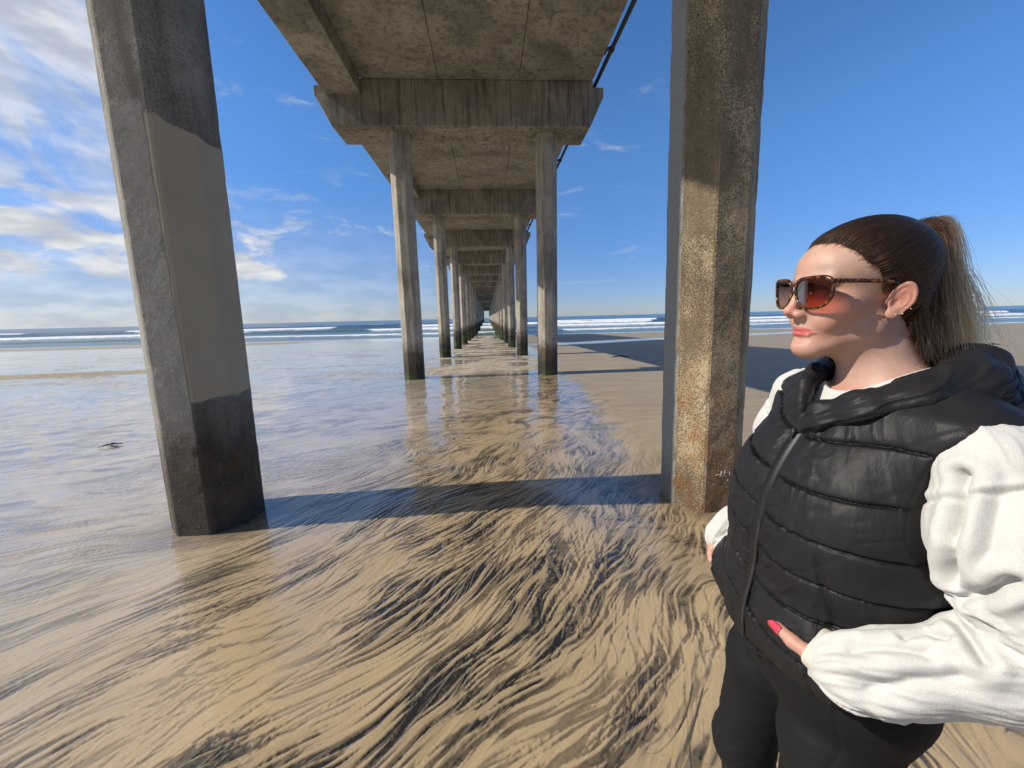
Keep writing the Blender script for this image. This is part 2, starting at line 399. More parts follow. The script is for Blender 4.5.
def build_sea():
    xs = np.concatenate([-np.geomspace(30000, 420, 14)[:-1], np.linspace(-420, 420, 620), np.geomspace(420, 30000, 14)[1:]])
    ys = np.concatenate([np.linspace(58, 130, 130), np.linspace(130, 290, 170)[1:], np.geomspace(290, 40000, 30)[1:]])
    Y, X = np.meshgrid(ys, xs, indexing='ij')
    z = np.full(X.shape, SEA_Z); foam = np.zeros(X.shape)
    fade = sstep(410, 330, np.abs(X)) * sstep(300, 260, Y)
    z += fade * .12 * (fbm(X / 14, Y / 6, oct=3, seed=5) - .5) * sstep(66, 100, Y)
    for i, (yc, hgt, w, fo, seed) in enumerate(((92, .25, 3.2, .62, 1), (124, .7, 6, .72, 2), (176, .95, 9, .62, 3), (230, 1.0, 12, .1, 4), (275, .9, 14, .0, 6))):
        yl = yc + 16 * (fbm(X / 90 + 3 * i, X * 0 + i, oct=3, seed=seed) - .5) + 2.5 * (fbm(X / 9, X * 0 + 3 * i, oct=2, seed=seed) - .5)
        u = (Y - yl) / w
        along = sstep(.30, .62, fbm(X / 60 + 9 * i, X * 0 + 2.2 * i, oct=3, seed=seed + 20) + .22)
        prof = np.where(u < 0, np.exp(-(u / .35) ** 2), np.exp(-(u / 1.1) ** 2))
        z += fade * hgt * prof * (.35 + .65 * along)
        brk = sstep(.42, .60, fbm(X / 45 + 5 * i, X * 0 + i, oct=3, seed=seed + 40) + (fo - .5) * .35)
        fm = np.where(u < 0, np.exp(-(u / .55) ** 2), np.exp(-(u / .55) ** 2))
        fm2 = np.exp(-((u + .9) / .9) ** 2) * .5
        foam = np.maximum(foam, fade * np.clip(brk * np.maximum(fm, fm2), 0, 1))
    edge = 69 + 9 * (fbm(X / 30, X * 0, oct=3, seed=77) - .5)
    foam = np.maximum(foam, .8 * np.exp(-((Y - edge) / 1.3) ** 2) * fade)
    me = mesh_np('sea', np.stack([X.ravel(), Y.ravel(), z.ravel()], 1), grid_faces(len(ys), len(xs)))
    attr(me, 'foam', foam.ravel())
    s = NT('sea_water'); p = s.pos(); fo = s.attr('foam'); x, y, zz = s.xyz(p)
    n = s.noise(s.mapping(p, (.5, 1, 1)), .8, 6, .65); n2 = s.noise(s.mapping(p, (.35, 1, 1)), .12, 5, .6)
    fmask = s.ramp(s.math('ADD', fo, s.math('MULTIPLY', s.math('SUBTRACT', n, .5), .9)), .38, .62)
    deep = s.ramp(y, 70, 330)
    c = s.mix(deep, (.10, .15, .145), (.025, .07, .115))
    c = s.mix(s.ramp(n2, .3, .7), c, s.mix(deep, (.05, .10, .10), (.008, .032, .065)))
    c = s.mix(fmask, c, (.70, .72, .73))
    b = s.bump(s.math('ADD', n, s.math('MULTIPLY', n2, 2.)), .9, .5)
    s.set(Base_Color=c, Roughness=s.mix(fmask, (.18,)*3, (.8,)*3), IOR=1.33, Normal=b)
    o = link('sea', me, s.m, smooth=True); tag(o, 'blue green sea with white breakers rolling in', 'sea', kind='structure')
build_sea()

# ---------------------------------------------------------------- concrete
def concrete(name, a, b, stain=(.05, .042, .032), tide=False, pit=.3, patch=None, orange=False, streak=.5, spots=.0):
    s = NT(name); p = s.pos(); x, y, z = s.xyz(p)
    n1 = s.noise(p, 1.3, 8, .62); n2 = s.noise(p, 9, 8, .68); n3 = s.noise(p, 85, 4, .7)
    c = s.mix(s.ramp(n1, .32, .68), a, b)
    c = s.mix(s.math('MULTIPLY', s.ramp(n2, .42, .72), .34), c, tuple(v * .52 for v in a))
    # runs of dirt down the faces
    st = s.noise(s.mapping(p, (5, 5, .35)), 1.6, 6, .6, .4)
    c = s.mix(s.math('MULTIPLY', s.ramp(st, .46, .70), streak), c, stain)
    bl = s.noise(s.mapping(p, (1, 1, .8), (7, 3, 1)), .75, 7, .66, .5); c = s.mix(s.math('MULTIPLY', s.ramp(bl, .47, .66), .52), c, tuple(v * .30 for v in a))
    # light efflorescence
    ef = s.noise(s.mapping(p, (1, 1, .6), (4, 2, 9)), 2.7, 9, .7)
    c = s.mix(s.math('MULTIPLY', s.ramp(ef, .58, .74), .14), c, tuple(min(1, v * 1.5) for v in b))
    h = s.math('ADD', s.math('MULTIPLY', n2, .7), s.math('MULTIPLY', n3, .25))
    pv = s.voro(s.mapping(p, (1, 1, .8)), 26); holes = s.ramp(pv, .10, .2)
    h = s.math('ADD', h, s.math('MULTIPLY', holes, pit))
    c = s.mix(s.math('MULTIPLY', s.math('SUBTRACT', 1., holes), .6 * min(1, pit * 2)), c, stain)
    rough = .88
    if spots:
        sp = s.noise(p, 85, 9, .80); sp2 = s.noise(s.mapping(p, (1, 1, .5)), 2.1, 4, .6)
        m = s.math('MULTIPLY', s.ramp(s.math('ADD', sp, s.math('MULTIPLY', s.math('SUBTRACT', sp2, .5), .5)), .50, .57), spots)
        nx = s.xyz(s.n('NewGeometry').outputs['Normal'])[0]; face_mask = s.ramp(nx, -.97, -.85) if orange else 1.
        m = s.math('MULTIPLY', m, face_mask)
        if orange: c = s.mix(face_mask, (.235, .24, .235), c)  # the side turned to minus X gets a flat neutral grey
        c = s.mix(m, c, (.13, .10, .065)); h = s.math('SUBTRACT', h, s.math('MULTIPLY', m, .9))
    if patch:
        # pale trowelled repair on the lower shaft (world box with ragged edge)
        jx = s.math('MULTIPLY', s.math('SUBTRACT', s.noise(p, 5, 4), .5), .12)
        zz = s.math('ADD', z, jx)
        top = s.math('ADD', patch[1], s.math('MULTIPLY', s.math('SUBTRACT', x, patch[2]), -.38))
        m = s.math('MULTIPLY', s.ramp(s.math('SUBTRACT', top, zz), -.005, .008), s.ramp(zz, patch[0] - .01, patch[0] + .012))
        m = s.math('MULTIPLY', m, s.ramp(s.math('ADD', x, s.math('MULTIPLY', jx, .25)), patch[2] - .006, patch[2] + .006))
        c = s.mix(m, c, s.mix(s.ramp(n1, .3, .7), (.42, .36, .255), (.37, .315, .225)))
        h = s.mix(m, h, s.math('MULTIPLY', n2, .12))
        fr = s.math('MULTIPLY', s.math('MULTIPLY', s.ramp(zz, 3.02, 2.97), s.ramp(x, patch[2] + .002, patch[2] - .006)), .75); c = s.mix(fr, c, s.mix(s.ramp(n2, .3, .7), (.37, .35, .31), (.31, .29, .255)))
    if orange:
        om = s.math('MULTIPLY', s.math('MULTIPLY', face_mask, s.ramp(z, 2.2, .1)), s.ramp(s.noise(p, 6, 8, .7), .4, .62))
        c = s.mix(s.math('MULTIPLY', om, .75), c, s.mix(n3, (.36, .17, .055), (.22, .10, .035)))
        sp = s.voro(p, 60); c = s.mix(s.math('MULTIPLY', s.ramp(sp, .28, .18), s.math('MULTIPLY', s.ramp(z, 1.9, .6), .5)), c, (.55, .47, .36))
    if tide:
        zj = s.math('ADD', z, s.math('MULTIPLY', s.math('SUBTRACT', s.noise(s.mapping(p, (1, 1, .5)), 7, 7, .7), .5), .9))
        t = s.ramp(zj, 1.0 if not orange else .5, .45 if not orange else -.1)
        brown = s.mix(s.ramp(n2, .35, .65), (.085, .052, .026), (.030, .021, .012))
        c = s.mix(s.math('MULTIPLY', t, .88 if not orange else .35), c, brown)
        if not orange:
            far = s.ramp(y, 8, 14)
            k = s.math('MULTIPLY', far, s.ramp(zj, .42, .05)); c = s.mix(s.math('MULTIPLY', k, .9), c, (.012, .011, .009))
            g = s.math('MULTIPLY', s.math('MULTIPLY', far, s.ramp(s.noise(p, 2.2, 4), .4, .55)), s.ramp(z, .15, -.25)); c = s.mix(s.math('MULTIPLY', g, .8), c, (.055, .085, .012))
        brn = s.voro(p, 48); h = s.math('ADD', h, s.math('MULTIPLY', t, s.math('ADD', s.math('MULTIPLY', n3, .8), s.math('MULTIPLY', s.ramp(brn, .5, .1), .45))))
        c = s.mix(s.math('MULTIPLY', s.math('MULTIPLY', t, s.ramp(s.noise(p, 9, 4, .6), .52, .62)), s.math('MULTIPLY', s.ramp(brn, .30, .18), .5)), c, (.30, .27, .22))
        rough = s.ramp(t, 0, 1, .88, .6)
    s.set(Base_Color=c, Roughness=rough, Specular_IOR_Level=.3, Normal=s.bump(h, .75, .014))
    return s.m

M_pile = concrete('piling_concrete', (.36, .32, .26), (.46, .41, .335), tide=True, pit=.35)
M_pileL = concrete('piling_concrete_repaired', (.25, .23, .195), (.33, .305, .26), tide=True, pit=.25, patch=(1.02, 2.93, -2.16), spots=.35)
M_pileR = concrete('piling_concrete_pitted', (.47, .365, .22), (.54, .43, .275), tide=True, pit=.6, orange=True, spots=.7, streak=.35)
M_deck = concrete('deck_concrete', (.25, .23, .193), (.34, .315, .265), stain=(.05, .04, .026), pit=.2, streak=.6)
M_cap = concrete('cap_concrete', (.235, .213, .173), (.32, .29, .24), stain=(.05, .04, .025), pit=.2, streak=.75)

# ---------------------------------------------------------------- the pier
def octagon(w, z0, z1, nz, jit, seed, sub=1):
    """octagonal shaft, arrises slightly chipped"""
    rc = w / 2 / math.cos(PI / 8); cor = [(rc * math.cos(PI / 8 + k * PI / 4), rc * math.sin(PI / 8 + k * PI / 4)) for k in range(8)]
    ring = []; iscor = []
    for k in range(8):
        a = np.array(cor[k]); b = np.array(cor[(k + 1) % 8]); L_ = np.linalg.norm(b - a); ch = .012 / L_
        ts = [ch] + [ch + (1 - 2 * ch) * (j + 1) / (sub + 1) for j in range(sub)] + [1 - ch]
        for t in ts: ring.append(a + (b - a) * t); iscor.append(t < .1 or t > .9)
    ring = np.array(ring); zs = np.linspace(z0, z1, nz); n = len(ring)
    V = np.concatenate([np.c_[ring, np.full(n, z)] for z in zs])
    nrm = V[:, :2] / np.linalg.norm(V[:, :2], axis=1)[:, None]
    d = jit * (fbm(V[:, 0] * 9 + seed, V[:, 1] * 9, V[:, 2] * 5, oct=3, seed=seed) - .5) * 2
    cor_ = np.tile(iscor, nz); chip = np.clip(fbm(V[:, 0] * 14, V[:, 1] * 14 + seed, V[:, 2] * 8, oct=3, seed=seed + 5) - .60, 0, 1) * jit * 5
    d = d - np.where(cor_, chip, 0)
    V[:, :2] += nrm * d[:, None]
    F = [tuple(q) for q in grid_faces(nz, n, True)] + [tuple(range((nz - 1) * n, nz * n))]
    return mesh_np('piling', V, F)

SPAN = 9.14; Y0 = 3.2; NB = 33
XL, XR = -2.33, 1.89
pier = empty('pier', (0, Y0, 0))
tag(pier, 'long weathered concrete pier on paired octagonal pilings, running out over the sea', 'pier')
def part(name, me, mat, loc=(0, 0, 0), label=None, parent=None):
    o = link(name, me, mat if not me.materials else None, parent or pier)
    o.location = Vector(loc) - (Vector(pier.location) if parent is None else Vector((0, 0, 0)))
    if label: o['label'] = label
    return o

me_far = octagon(.60, -6, 6.75, 40, .004, 3)
me_L0 = octagon(.60, -1.2, 6.75, 260, .003, 5, 5); me_R0 = octagon(.60, -1.2, 6.75, 260, .006, 9, 5)
def cap_mesh():
    pts = [(-4.37, 7.73), (-4.37, 7.51), (-3.99, 6.75), (3.05, 6.75), (3.41, 7.51), (3.41, 7.74), (3.12, 7.74), (3.12, 7.896), (-4.05, 7.896), (-4.05, 7.73)]
    bm = bmesh.new(); a = [bm.verts.new((x, -.6, z)) for x, z in pts]; b = [bm.verts.new((x, .6, z)) for x, z in pts]; n = len(pts)
    bm.faces.new(a); bm.faces.new(b[::-1])
    for i in range(n): bm.faces.new((a[i], b[i], b[(i + 1) % n], a[(i + 1) % n]))
    return bm_me('cap_beam', bm)
me_cap = cap_mesh()
def deck_mesh():
    bm = bmesh.new(); h = SPAN / 2
    for i, (x0, x1) in enumerate(((-3.132, -1.098), (-1.086, 1.074), (1.086, 3.10))): box_bm(bm, x0, x1, -h + .006, h - .006, 7.90 + (.004 if i == 1 else 0), 8.25)
    return bm_me('deck_slab', bm)
def beam_mesh():
    bm = bmesh.new(); h = SPAN / 2 - .603; box_bm(bm, -4.07, -3.14, -h, h, 7.49, 8.45); return bm_me('edge_beam', bm)
def wall_mesh():
    bm = bmesh.new(); h = SPAN / 2; box_bm(bm, 2.92, 3.098, -h + .01, h - .01, 8.252, 9.6); return bm_me('shadow_parapet', bm)  # unseen solid wall, added so the deck's shadow reaches farther over the sand
me_deck, me_beam, me_wall = deck_mesh(), beam_mesh(), wall_mesh()
for k in range(-1, NB):
    Y = Y0 + SPAN * k
    for X, me0 in ((XL, me_L0), (XR, me_R0)):
        me = me0 if k == 0 else me_far
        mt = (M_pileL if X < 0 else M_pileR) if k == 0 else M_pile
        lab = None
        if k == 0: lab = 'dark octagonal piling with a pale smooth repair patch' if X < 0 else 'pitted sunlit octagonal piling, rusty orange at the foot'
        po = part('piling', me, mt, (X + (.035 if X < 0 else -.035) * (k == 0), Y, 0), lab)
        if k == 0: po.rotation_euler = (0, .017 if X < 0 else -.019, 0)
    bevel(part('cap_beam', me_cap, M_cap, (0, Y, 0)), .02)
    if k < NB - 1:
        bevel(part('deck_slab', me_deck, M_deck, (0, Y + SPAN / 2, 0)), .01)
        bevel(part('edge_beam', me_beam, M_deck, (0, Y + SPAN / 2, 0)), .015)
        part('shadow_parapet', me_wall, M_deck, (0, Y + SPAN / 2, 0))
# service pipe slung along the right edge
s = NT('dark_pipe'); n = s.noise(s.pos(), 14, 5, .6); M_pipe = s.set(Base_Color=s.mix(n, (.018, .017, .017), (.05, .042, .036)), Roughness=.55)
s = NT('bracket_steel'); M_brk = s.set(Base_Color=s.mix(s.noise(s.pos(), 20, 4), (.20, .22, .24), (.11, .10, .09)), Roughness=.5, Metallic=.6)
V, F = tube([(3.27, y, 7.99) for y in np.linspace(-4, Y0 + SPAN * (NB - 1), 60)], .052, 12)
pipe = part('service_pipe', mesh_np('service_pipe', V, F), M_pipe, (0, 0, 0), 'dark service pipe along the right deck edge')
bm = bmesh.new(); box_bm(bm, 3.103, 3.125, -.06, .06, 7.88, 8.22); box_bm(bm, 3.126, 3.22, -.03, .03, 7.955, 8.03); me_b = bm_me('pipe_bracket', bm)
V, F = tube([(3.27, -.04, 7.99), (3.27, .04, 7.99)], .072, 14); me_c = mesh_np('pipe_clamp', V, F)
for i in range(36):
    y = Y0 + SPAN * 1 - 4.0 + 2.28 * (i - 2)
    bo = part('pipe_bracket', me_b, M_brk, (0, y, 0))
    part('clamp', me_c, M_pipe, (0, 0, 0), parent=bo)
# scrawl on the right piling
V, F = merge([tube([(x, 0, z) for x, z in st], .0022, 5) for st in (
    [(-.085, -.01), (-.07, .0), (-.045, -.002), (-.035, .03)], [(-.05, -.02), (-.03, .012), (-.012, .012)], [(-.035, .03), (-.03, -.025)],
    [(-.008, .035), (-.012, -.015), (.01, -.02)], [(-.012, .01), (.012, .014)], [(.03, .02), (.035, -.01), (.045, -.012)], [(.028, .0), (.05, .004)],
    [(.06, -.02), (.078, .028), (.095, -.022)], [(.02, -.06), (.022, -.045)])])
s = NT('chalk'); M_ch = s.set(Base_Color=(.62, .58, .52), Roughness=.9)
part('graffiti', mesh_np('graffiti', V, F), M_ch, (1.90, Y0 - .3 - .003, .27), 'faint white chalk scrawl')

# ---------------------------------------------------------------- weed on the sand
s = NT('kelp'); M_kelp = s.set(Base_Color=s.mix(s.noise(s.pos(), 30, 3), (.018, .014, .008), (.05, .035, .014)), Roughness=.4)
def kelp(x, y, size, label, seed, nst=7):
    r = random.Random(seed); z = float(ground_z(x, y)); prt = []
    for i in range(nst):
        a = r.uniform(-.5, .5) + (PI if r.random() < .4 else 0); L_ = size * r.uniform(.5, 1); pts = []; px, py = r.uniform(-.1, .1) * size, r.uniform(-.1, .1) * size
        for j in range(7):
            pts.append((px, py, .012 + .02 * size * math.sin(j * 1.3 + i) ** 2 + .25 * size * math.exp(-(px / (.25 * size)) ** 2) * .35)); a += r.uniform(-.5, .5); px += L_ / 7 * math.cos(a); py += L_ / 7 * math.sin(a)
        prt.append(tube(pts, [size * .06 * (1 - .1 * j) for j in range(7)], 6))
    V, F = merge(prt); o = link('kelp_clump', mesh_np('kelp_clump', V, F), M_kelp, smooth=True); o.location = (x, y, z)
    tag(o, label, 'seaweed', 'clumps of washed up seaweed')
kelp(-5.3, 5.55, .2, 'small dark seaweed scrap alone on the wet sand left of the near piling', 1)
kelp(6.3, 18.2, .55, 'long dark seaweed tangle at the shadow edge between two right pilings', 2, 9)
kelp(7.6, 12.6, .55, 'flat dark seaweed strip nearest the camera in the pier shadow on the right', 3)
kelp(26.5, 19., .6, 'dark seaweed strip on dry sand behind the woman', 4)
kelp(-48., 39., 1.6, 'far dark seaweed heap on the shining flats at far left', 5)
# ================================================================= the woman
AZB = math.radians(277)
PF = np.array([math.sin(AZB), math.cos(AZB), 0.]); PR = np.array([-math.cos(AZB) * -1, math.sin(AZB) * -1, 0.])
PR = np.array([math.cos(AZB), -math.sin(AZB), 0.]); PC = np.array([.63, .60, 0.])     # body frame: x right, y forward, z world height
def to_world(p): p = np.asarray(p, float); return PC + p[..., :1] * PR + p[..., 1:2] * PF + p[..., 2:3] * np.array([0, 0, 1.])
GZ = float(ground_z(.63, .60))
# head frame (right, forward, up) in metres, placed in the world
def head_axes(az, pit, rol):
    f = np.array([math.sin(az) * math.cos(pit), math.cos(az) * math.cos(pit), math.sin(pit)])
    l = np.array([-math.cos(az), math.sin(az), 0.]); u = np.cross(f, l); u = u if u[2] > 0 else -u
    l2 = l * math.cos(rol) + u * math.sin(rol); u2 = u * math.cos(rol) - l * math.sin(rol)
    return np.stack([-l2, f, u2])
HS = .95        # head scale
HA = head_axes(math.radians(278.), math.radians(1.5), math.radians(-1.5)); HO = np.array([.609, .616, 1.600])
BA = np.stack([PR, PF, np.array([0, 0, 1.])])
def h2w(p): return HO + np.asarray(p, float) @ HA
def w2b(w): return (np.asarray(w, float) - PC) @ BA.T
def h2b(p): return w2b(h2w(p))
def b2h(p): return (to_world(p) - HO) @ HA.T

# ---------------------------------------------------------------- distance fields
def smin(a, b, k):
    h = np.clip(.5 + .5 * (b - a) / k, 0, 1); return b + (a - b) * h - k * h * (1 - h)
def smax(a, b, k): return -smin(-a, -b, k)
def ell(p, c, r, rot=None):
    q = p - np.asarray(c, float)
    if rot is not None: q = q @ np.asarray(rot).T
    r = np.asarray(r, float); k0 = np.linalg.norm(q / r, axis=1); k1 = np.linalg.norm(q / (r * r), axis=1)
    return k0 * (k0 - 1) / np.maximum(k1, 1e-9)
def cone(p, a, b, ra, rb):
    a = np.asarray(a, float); b = np.asarray(b, float); ab = b - a; t = np.clip(((p - a) @ ab) / (ab @ ab), 0, 1)
    return np.linalg.norm(p - a - t[:, None] * ab, axis=1) - (ra + (rb - ra) * t)
def chain(p, pts, rad, k=.02):
    d = None
    for i in range(len(pts) - 1):
        e = cone(p, pts[i], pts[i + 1], rad[i], rad[i + 1]); d = e if d is None else smin(d, e, k)
    return d
def rotx(a): c, s = math.cos(a), math.sin(a); return np.array([[1, 0, 0], [0, c, -s], [0, s, c]])
def roty(a): c, s = math.cos(a), math.sin(a); return np.array([[c, 0, s], [0, 1, 0], [-s, 0, c]])
def rotz_(a): c, s = math.cos(a), math.sin(a); return np.array([[c, -s, 0], [s, c, 0], [0, 0, 1]])

def surface(fn, lo, hi, h, lip=1.6, proj=2, hz=None):
    """dual-contour style quads of fn = 0; the grid is evaluated finely only near the surface"""
    lo = np.asarray(lo, float); hi = np.asarray(hi, float); B = 6
    nc = np.ceil((hi - lo) / (h * B)).astype(int) + 1
    ax = [lo[i] + np.arange(nc[i]) * h * B + h * B / 2 for i in range(3)]
    C = np.stack(np.meshgrid(*ax, indexing='ij'), -1).reshape(-1, 3)
    dc = fn(C); near = np.abs(dc) < h * B * .87 * lip + h
    N = nc * B + 1
    D = np.repeat(np.repeat(np.repeat(np.where(dc < 0, -1., 1.).reshape(nc), B, 0), B, 1), B, 2).astype(np.float32)
    D = np.pad(D, ((0, 1), (0, 1), (0, 1)), mode='edge')
    M = np.repeat(np.repeat(np.repeat(near.reshape(nc), B, 0), B, 1), B, 2); M = np.pad(M, ((0, 1), (0, 1), (0, 1)), mode='edge')
    M[1:] |= M[:-1]; M[:, 1:] |= M[:, :-1]; M[:, :, 1:] |= M[:, :, :-1]
    ix = np.argwhere(M); P = lo + ix * h
    val = np.concatenate([fn(P[i:i + 400000]) for i in range(0, len(P), 400000)])
    D[M] = val
    S = D < 0
    n0, n1, n2 = N - 1
    cnt = np.zeros((n0, n1, n2), np.int8)
    for a in (0, 1):
        for b in (0, 1):
            for c in (0, 1): cnt += S[a:a + n0, b:b + n1, c:c + n2]
    act = (cnt > 0) & (cnt < 8)
    ci = np.argwhere(act); idx = np.full(act.shape, -1, np.int64); idx[act] = np.arange(len(ci))
    acc = np.zeros((len(ci), 3)); num = np.zeros(len(ci))
    off = [(a, b, c) for a in (0, 1) for b in (0, 1) for c in (0, 1)]
    dv = {o: D[ci[:, 0] + o[0], ci[:, 1] + o[1], ci[:, 2] + o[2]] for o in off}
    for o in off:
        for axis in range(3):
            if o[axis]: continue
            q = list(o); q[axis] = 1; q = tuple(q); a, b = dv[o], dv[q]; m = (a < 0) != (b < 0)
            t = np.where(m, a / np.where(m, a - b, 1), 0)
            v = np.tile(np.array(o, float), (len(ci), 1)); v[:, axis] = t
            acc[m] += v[m]; num[m] += 1
    V = lo + (ci + acc / num[:, None]) * h
    F = []
    for axis in range(3):
        u, w = [(1, 2), (2, 0), (0, 1)][axis]
        sl = [slice(None)] * 3; s2 = [slice(None)] * 3; sl[axis] = slice(0, -1); s2[axis] = slice(1, None)
        e = S[tuple(sl)] != S[tuple(s2)]; k = np.argwhere(e)
        k = k[(k[:, u] > 0) & (k[:, w] > 0) & (k[:, u] < N[u] - 1) & (k[:, w] < N[w] - 1)]
        def at(du, dw):
            q = k.copy(); q[:, u] -= du; q[:, w] -= dw; return idx[q[:, 0], q[:, 1], q[:, 2]]
        quad = np.stack([at(1, 1), at(0, 1), at(0, 0), at(1, 0)], 1)
        ins = S[k[:, 0], k[:, 1], k[:, 2]]; quad = np.where(ins[:, None], quad, quad[:, ::-1]); F.append(quad[(quad >= 0).all(1)])
    F = np.concatenate(F)
    for _ in range(proj):
        d, g = grad(fn, V, h * .5); V = V - np.clip(d, -h, h)[:, None] * g / np.maximum(np.linalg.norm(g, axis=1), .3)[:, None] ** 2
    return V, F
def grad(fn, V, e):
    d = fn(V); g = np.stack([(fn(V + np.eye(3)[i] * e) - fn(V - np.eye(3)[i] * e)) / (2 * e) for i in range(3)], 1); return d, g
def normals(V, F):
    n = np.zeros_like(V); q = np.cross(V[F[:, 2]] - V[F[:, 0]], V[F[:, 3]] - V[F[:, 1]])
    for i in range(4): np.add.at(n, F[:, i], q)
    return n / (np.linalg.norm(n, axis=1)[:, None] + 1e-12)
def drop(V, F, keep):
    """keep only faces whose vertices all satisfy keep"""
    F = F[keep[F].all(1)]; u, inv = np.unique(F, return_inverse=True); return V[u], inv.reshape(F.shape), u
def refine(V, F):
    """split each quad in four"""
    E = np.concatenate([F[:, [i, (i + 1) % 4]] for i in range(4)]); E.sort(1)
    u, inv = np.unique(E, axis=0, return_inverse=True); n = len(F); nv = len(V)
    mid = (V[u[:, 0]] + V[u[:, 1]]) / 2; ctr = V[F].mean(1)
    e = [nv + inv[i * n:(i + 1) * n] for i in range(4)]; c = nv + len(u) + np.arange(n)
    Q = np.concatenate([np.stack([F[:, i], e[i], c, e[i - 1]], 1) for i in range(4)]); return np.concatenate([V, mid, ctr]), Q
def smooth_v(V, F, it=1, lam=.5):
    E = np.concatenate([F[:, [i, (i + 1) % 4]] for i in range(4)]); E.sort(1); E = np.unique(E, axis=0)
    for _ in range(it):
        s = np.zeros_like(V); c = np.zeros(len(V)); np.add.at(s, E[:, 0], V[E[:, 1]]); np.add.at(s, E[:, 1], V[E[:, 0]]); np.add.at(c, E[:, 0], 1); np.add.at(c, E[:, 1], 1)
        V = V + lam * (s / np.maximum(c, 1)[:, None] - V)
    return V

# ---------------------------------------------------------------- head and body shape
EARA = -.45; SLIT = None; SLITR = [.17, .17, .15, .13, .09, .04]
def head_sdf(q):
    """q in head frame, centimetres (right, forward, up)"""
    ax = np.abs(q[:, 0]); s = q.copy(); s[:, 0] = ax                   # mirrored copy
    d = ell(q, (0, -.8, 3.7), (7.2, 8.6, 7.6))
    d = smin(d, ell(q, (0, 3.9, 3.4), (6.3, 6.1, 5.4)), 2.2)
    d = smin(d, ell(q, (0, 3.0, -3.0), (5.7, 6.2, 6.6)), 2.0)
    d = smin(d, ell(s, (4.1, 5.6, -2.8), (2.4, 2.7, 2.2)), 1.6)         # cheek bone
    d = smin(d, ell(s, (3.0, 6.6, -4.8), (2.1, 2.1, 2.3)), 1.6)         # cheek
    d = smin(d, cone(s, (4.5, .8, -6.2), (1.4, 6.9, -9.5), 1.5, 1.6), 2.0)   # jaw
    d = smin(d, ell(q, (0, 7.75, -9.75), (1.9, 1.8, 1.6)), 1.3)          # chin
    d = smin(d, ell(q, (0, 6.25, -6.6), (2.9, 2.7, 2.6)), 1.4)           # muzzle
    d = smin(d, cone(q, (0, 2.2, -8.0), (0, 6.6, -9.6), 3.1, 1.8), 2.0)   # floor of the mouth
    d = smin(d, cone(s, (.8, 9.35, 1.5), (4.2, 7.8, 1.6), .75, .75), 1.3)  # brow
    d = smax(d, -ell(s, (3.2, 10.9, -.5), (2.3, 2.3, 1.6)), 1.2)         # eye hollow
    d = smin(d, ell(s, (3.15, 7.55, -.45), (1.45, 1.35, 1.2)), .5)       # closed eye mass
    # nose
    d = smin(d, cone(q, (0, 9.4, .9), (0, 10.75, -3.0), .62, .76), .9)
    d = smin(d, ell(q, (0, 11.1, -3.5), (.88, .92, .80)), .6)
    d = smin(d, ell(s, (1.15, 9.75, -4.05), (.78, 1.2, .78)), .7)
    d = smax(d, -ell(s, (.55, 10.25, -4.72), (.30, .50, .32)), .25)
    d = smin(d, cone(q, (0, 10.5, -4.0), (0, 9.1, -5.0), .35, .4), .5)
    # lips
    d = smin(d, ell(s, (.75, 8.62, -6.55), (1.9, .50, .38), rotz_(.34)), .40)
    d = smin(d, ell(q, (0, 8.68, -7.50), (2.2, .58, .45)), .42)
    d = smin(d, ell(q, (0, 8.15, -7.0), (3.0, .75, .55)), .3)
    if SLIT: d = smax(d, -chain(s, SLIT, SLITR), .12)
    d = smax(d, -ell(q, (0, 9.40, -8.40), (1.6, .65, .42)), .8)          # fold under the lip
    d = smax(d, -ell(q, (0, 10.1, -5.75), (.30, .55, .75)), .6)          # philtrum
    # ears: rim, hollow, lobe
    e = s - np.array([7.05, -1.0, -1.6])
    R = rotz_(EARA) @ roty(-.12); e = e @ R.T                             # flare outwards towards the back
    e = e @ rotx(-.16).T * 1.13
    ye, ze = e[:, 1], e[:, 2]; wdt = np.where(ze > 0, 1.75, 1.75 - .28 * np.clip(-ze / 3, 0, 1) * 2)
    rr = np.sqrt((ye / wdt) ** 2 + (ze / 3.0) ** 2)
    plate = np.maximum((rr - 1) * 1.5, np.abs(e[:, 0] - .15 * rr) - .22)
    rim = np.sqrt(((rr - .90) * 1.9) ** 2 + (e[:, 0] - .22) ** 2) - np.where(ze > -1.4, .27, .2)
    lobe = ell(e, (.15, .35, -2.35), (.42, .85, .95))
    anti = np.sqrt(((rr - .52) * 1.9) ** 2 + (e[:, 0] - .16) ** 2) - np.where((ye < .5), .22, .05)
    ear = smin(smin(plate, rim, .18), smin(lobe, anti, .3), .25)
    ear = smin(ear, ell(e, (.1, 1.45, -.7), (.4, .45, .6)), .25)         # tragus
    ear = smax(ear, -ell(e, (.72, .50, -.55), (.62, .72, .95)), .2)      # concha
    ear = smax(ear, -(e[:, 0] + .55), .2)
    d = smin(d, ear, .35)
    return d

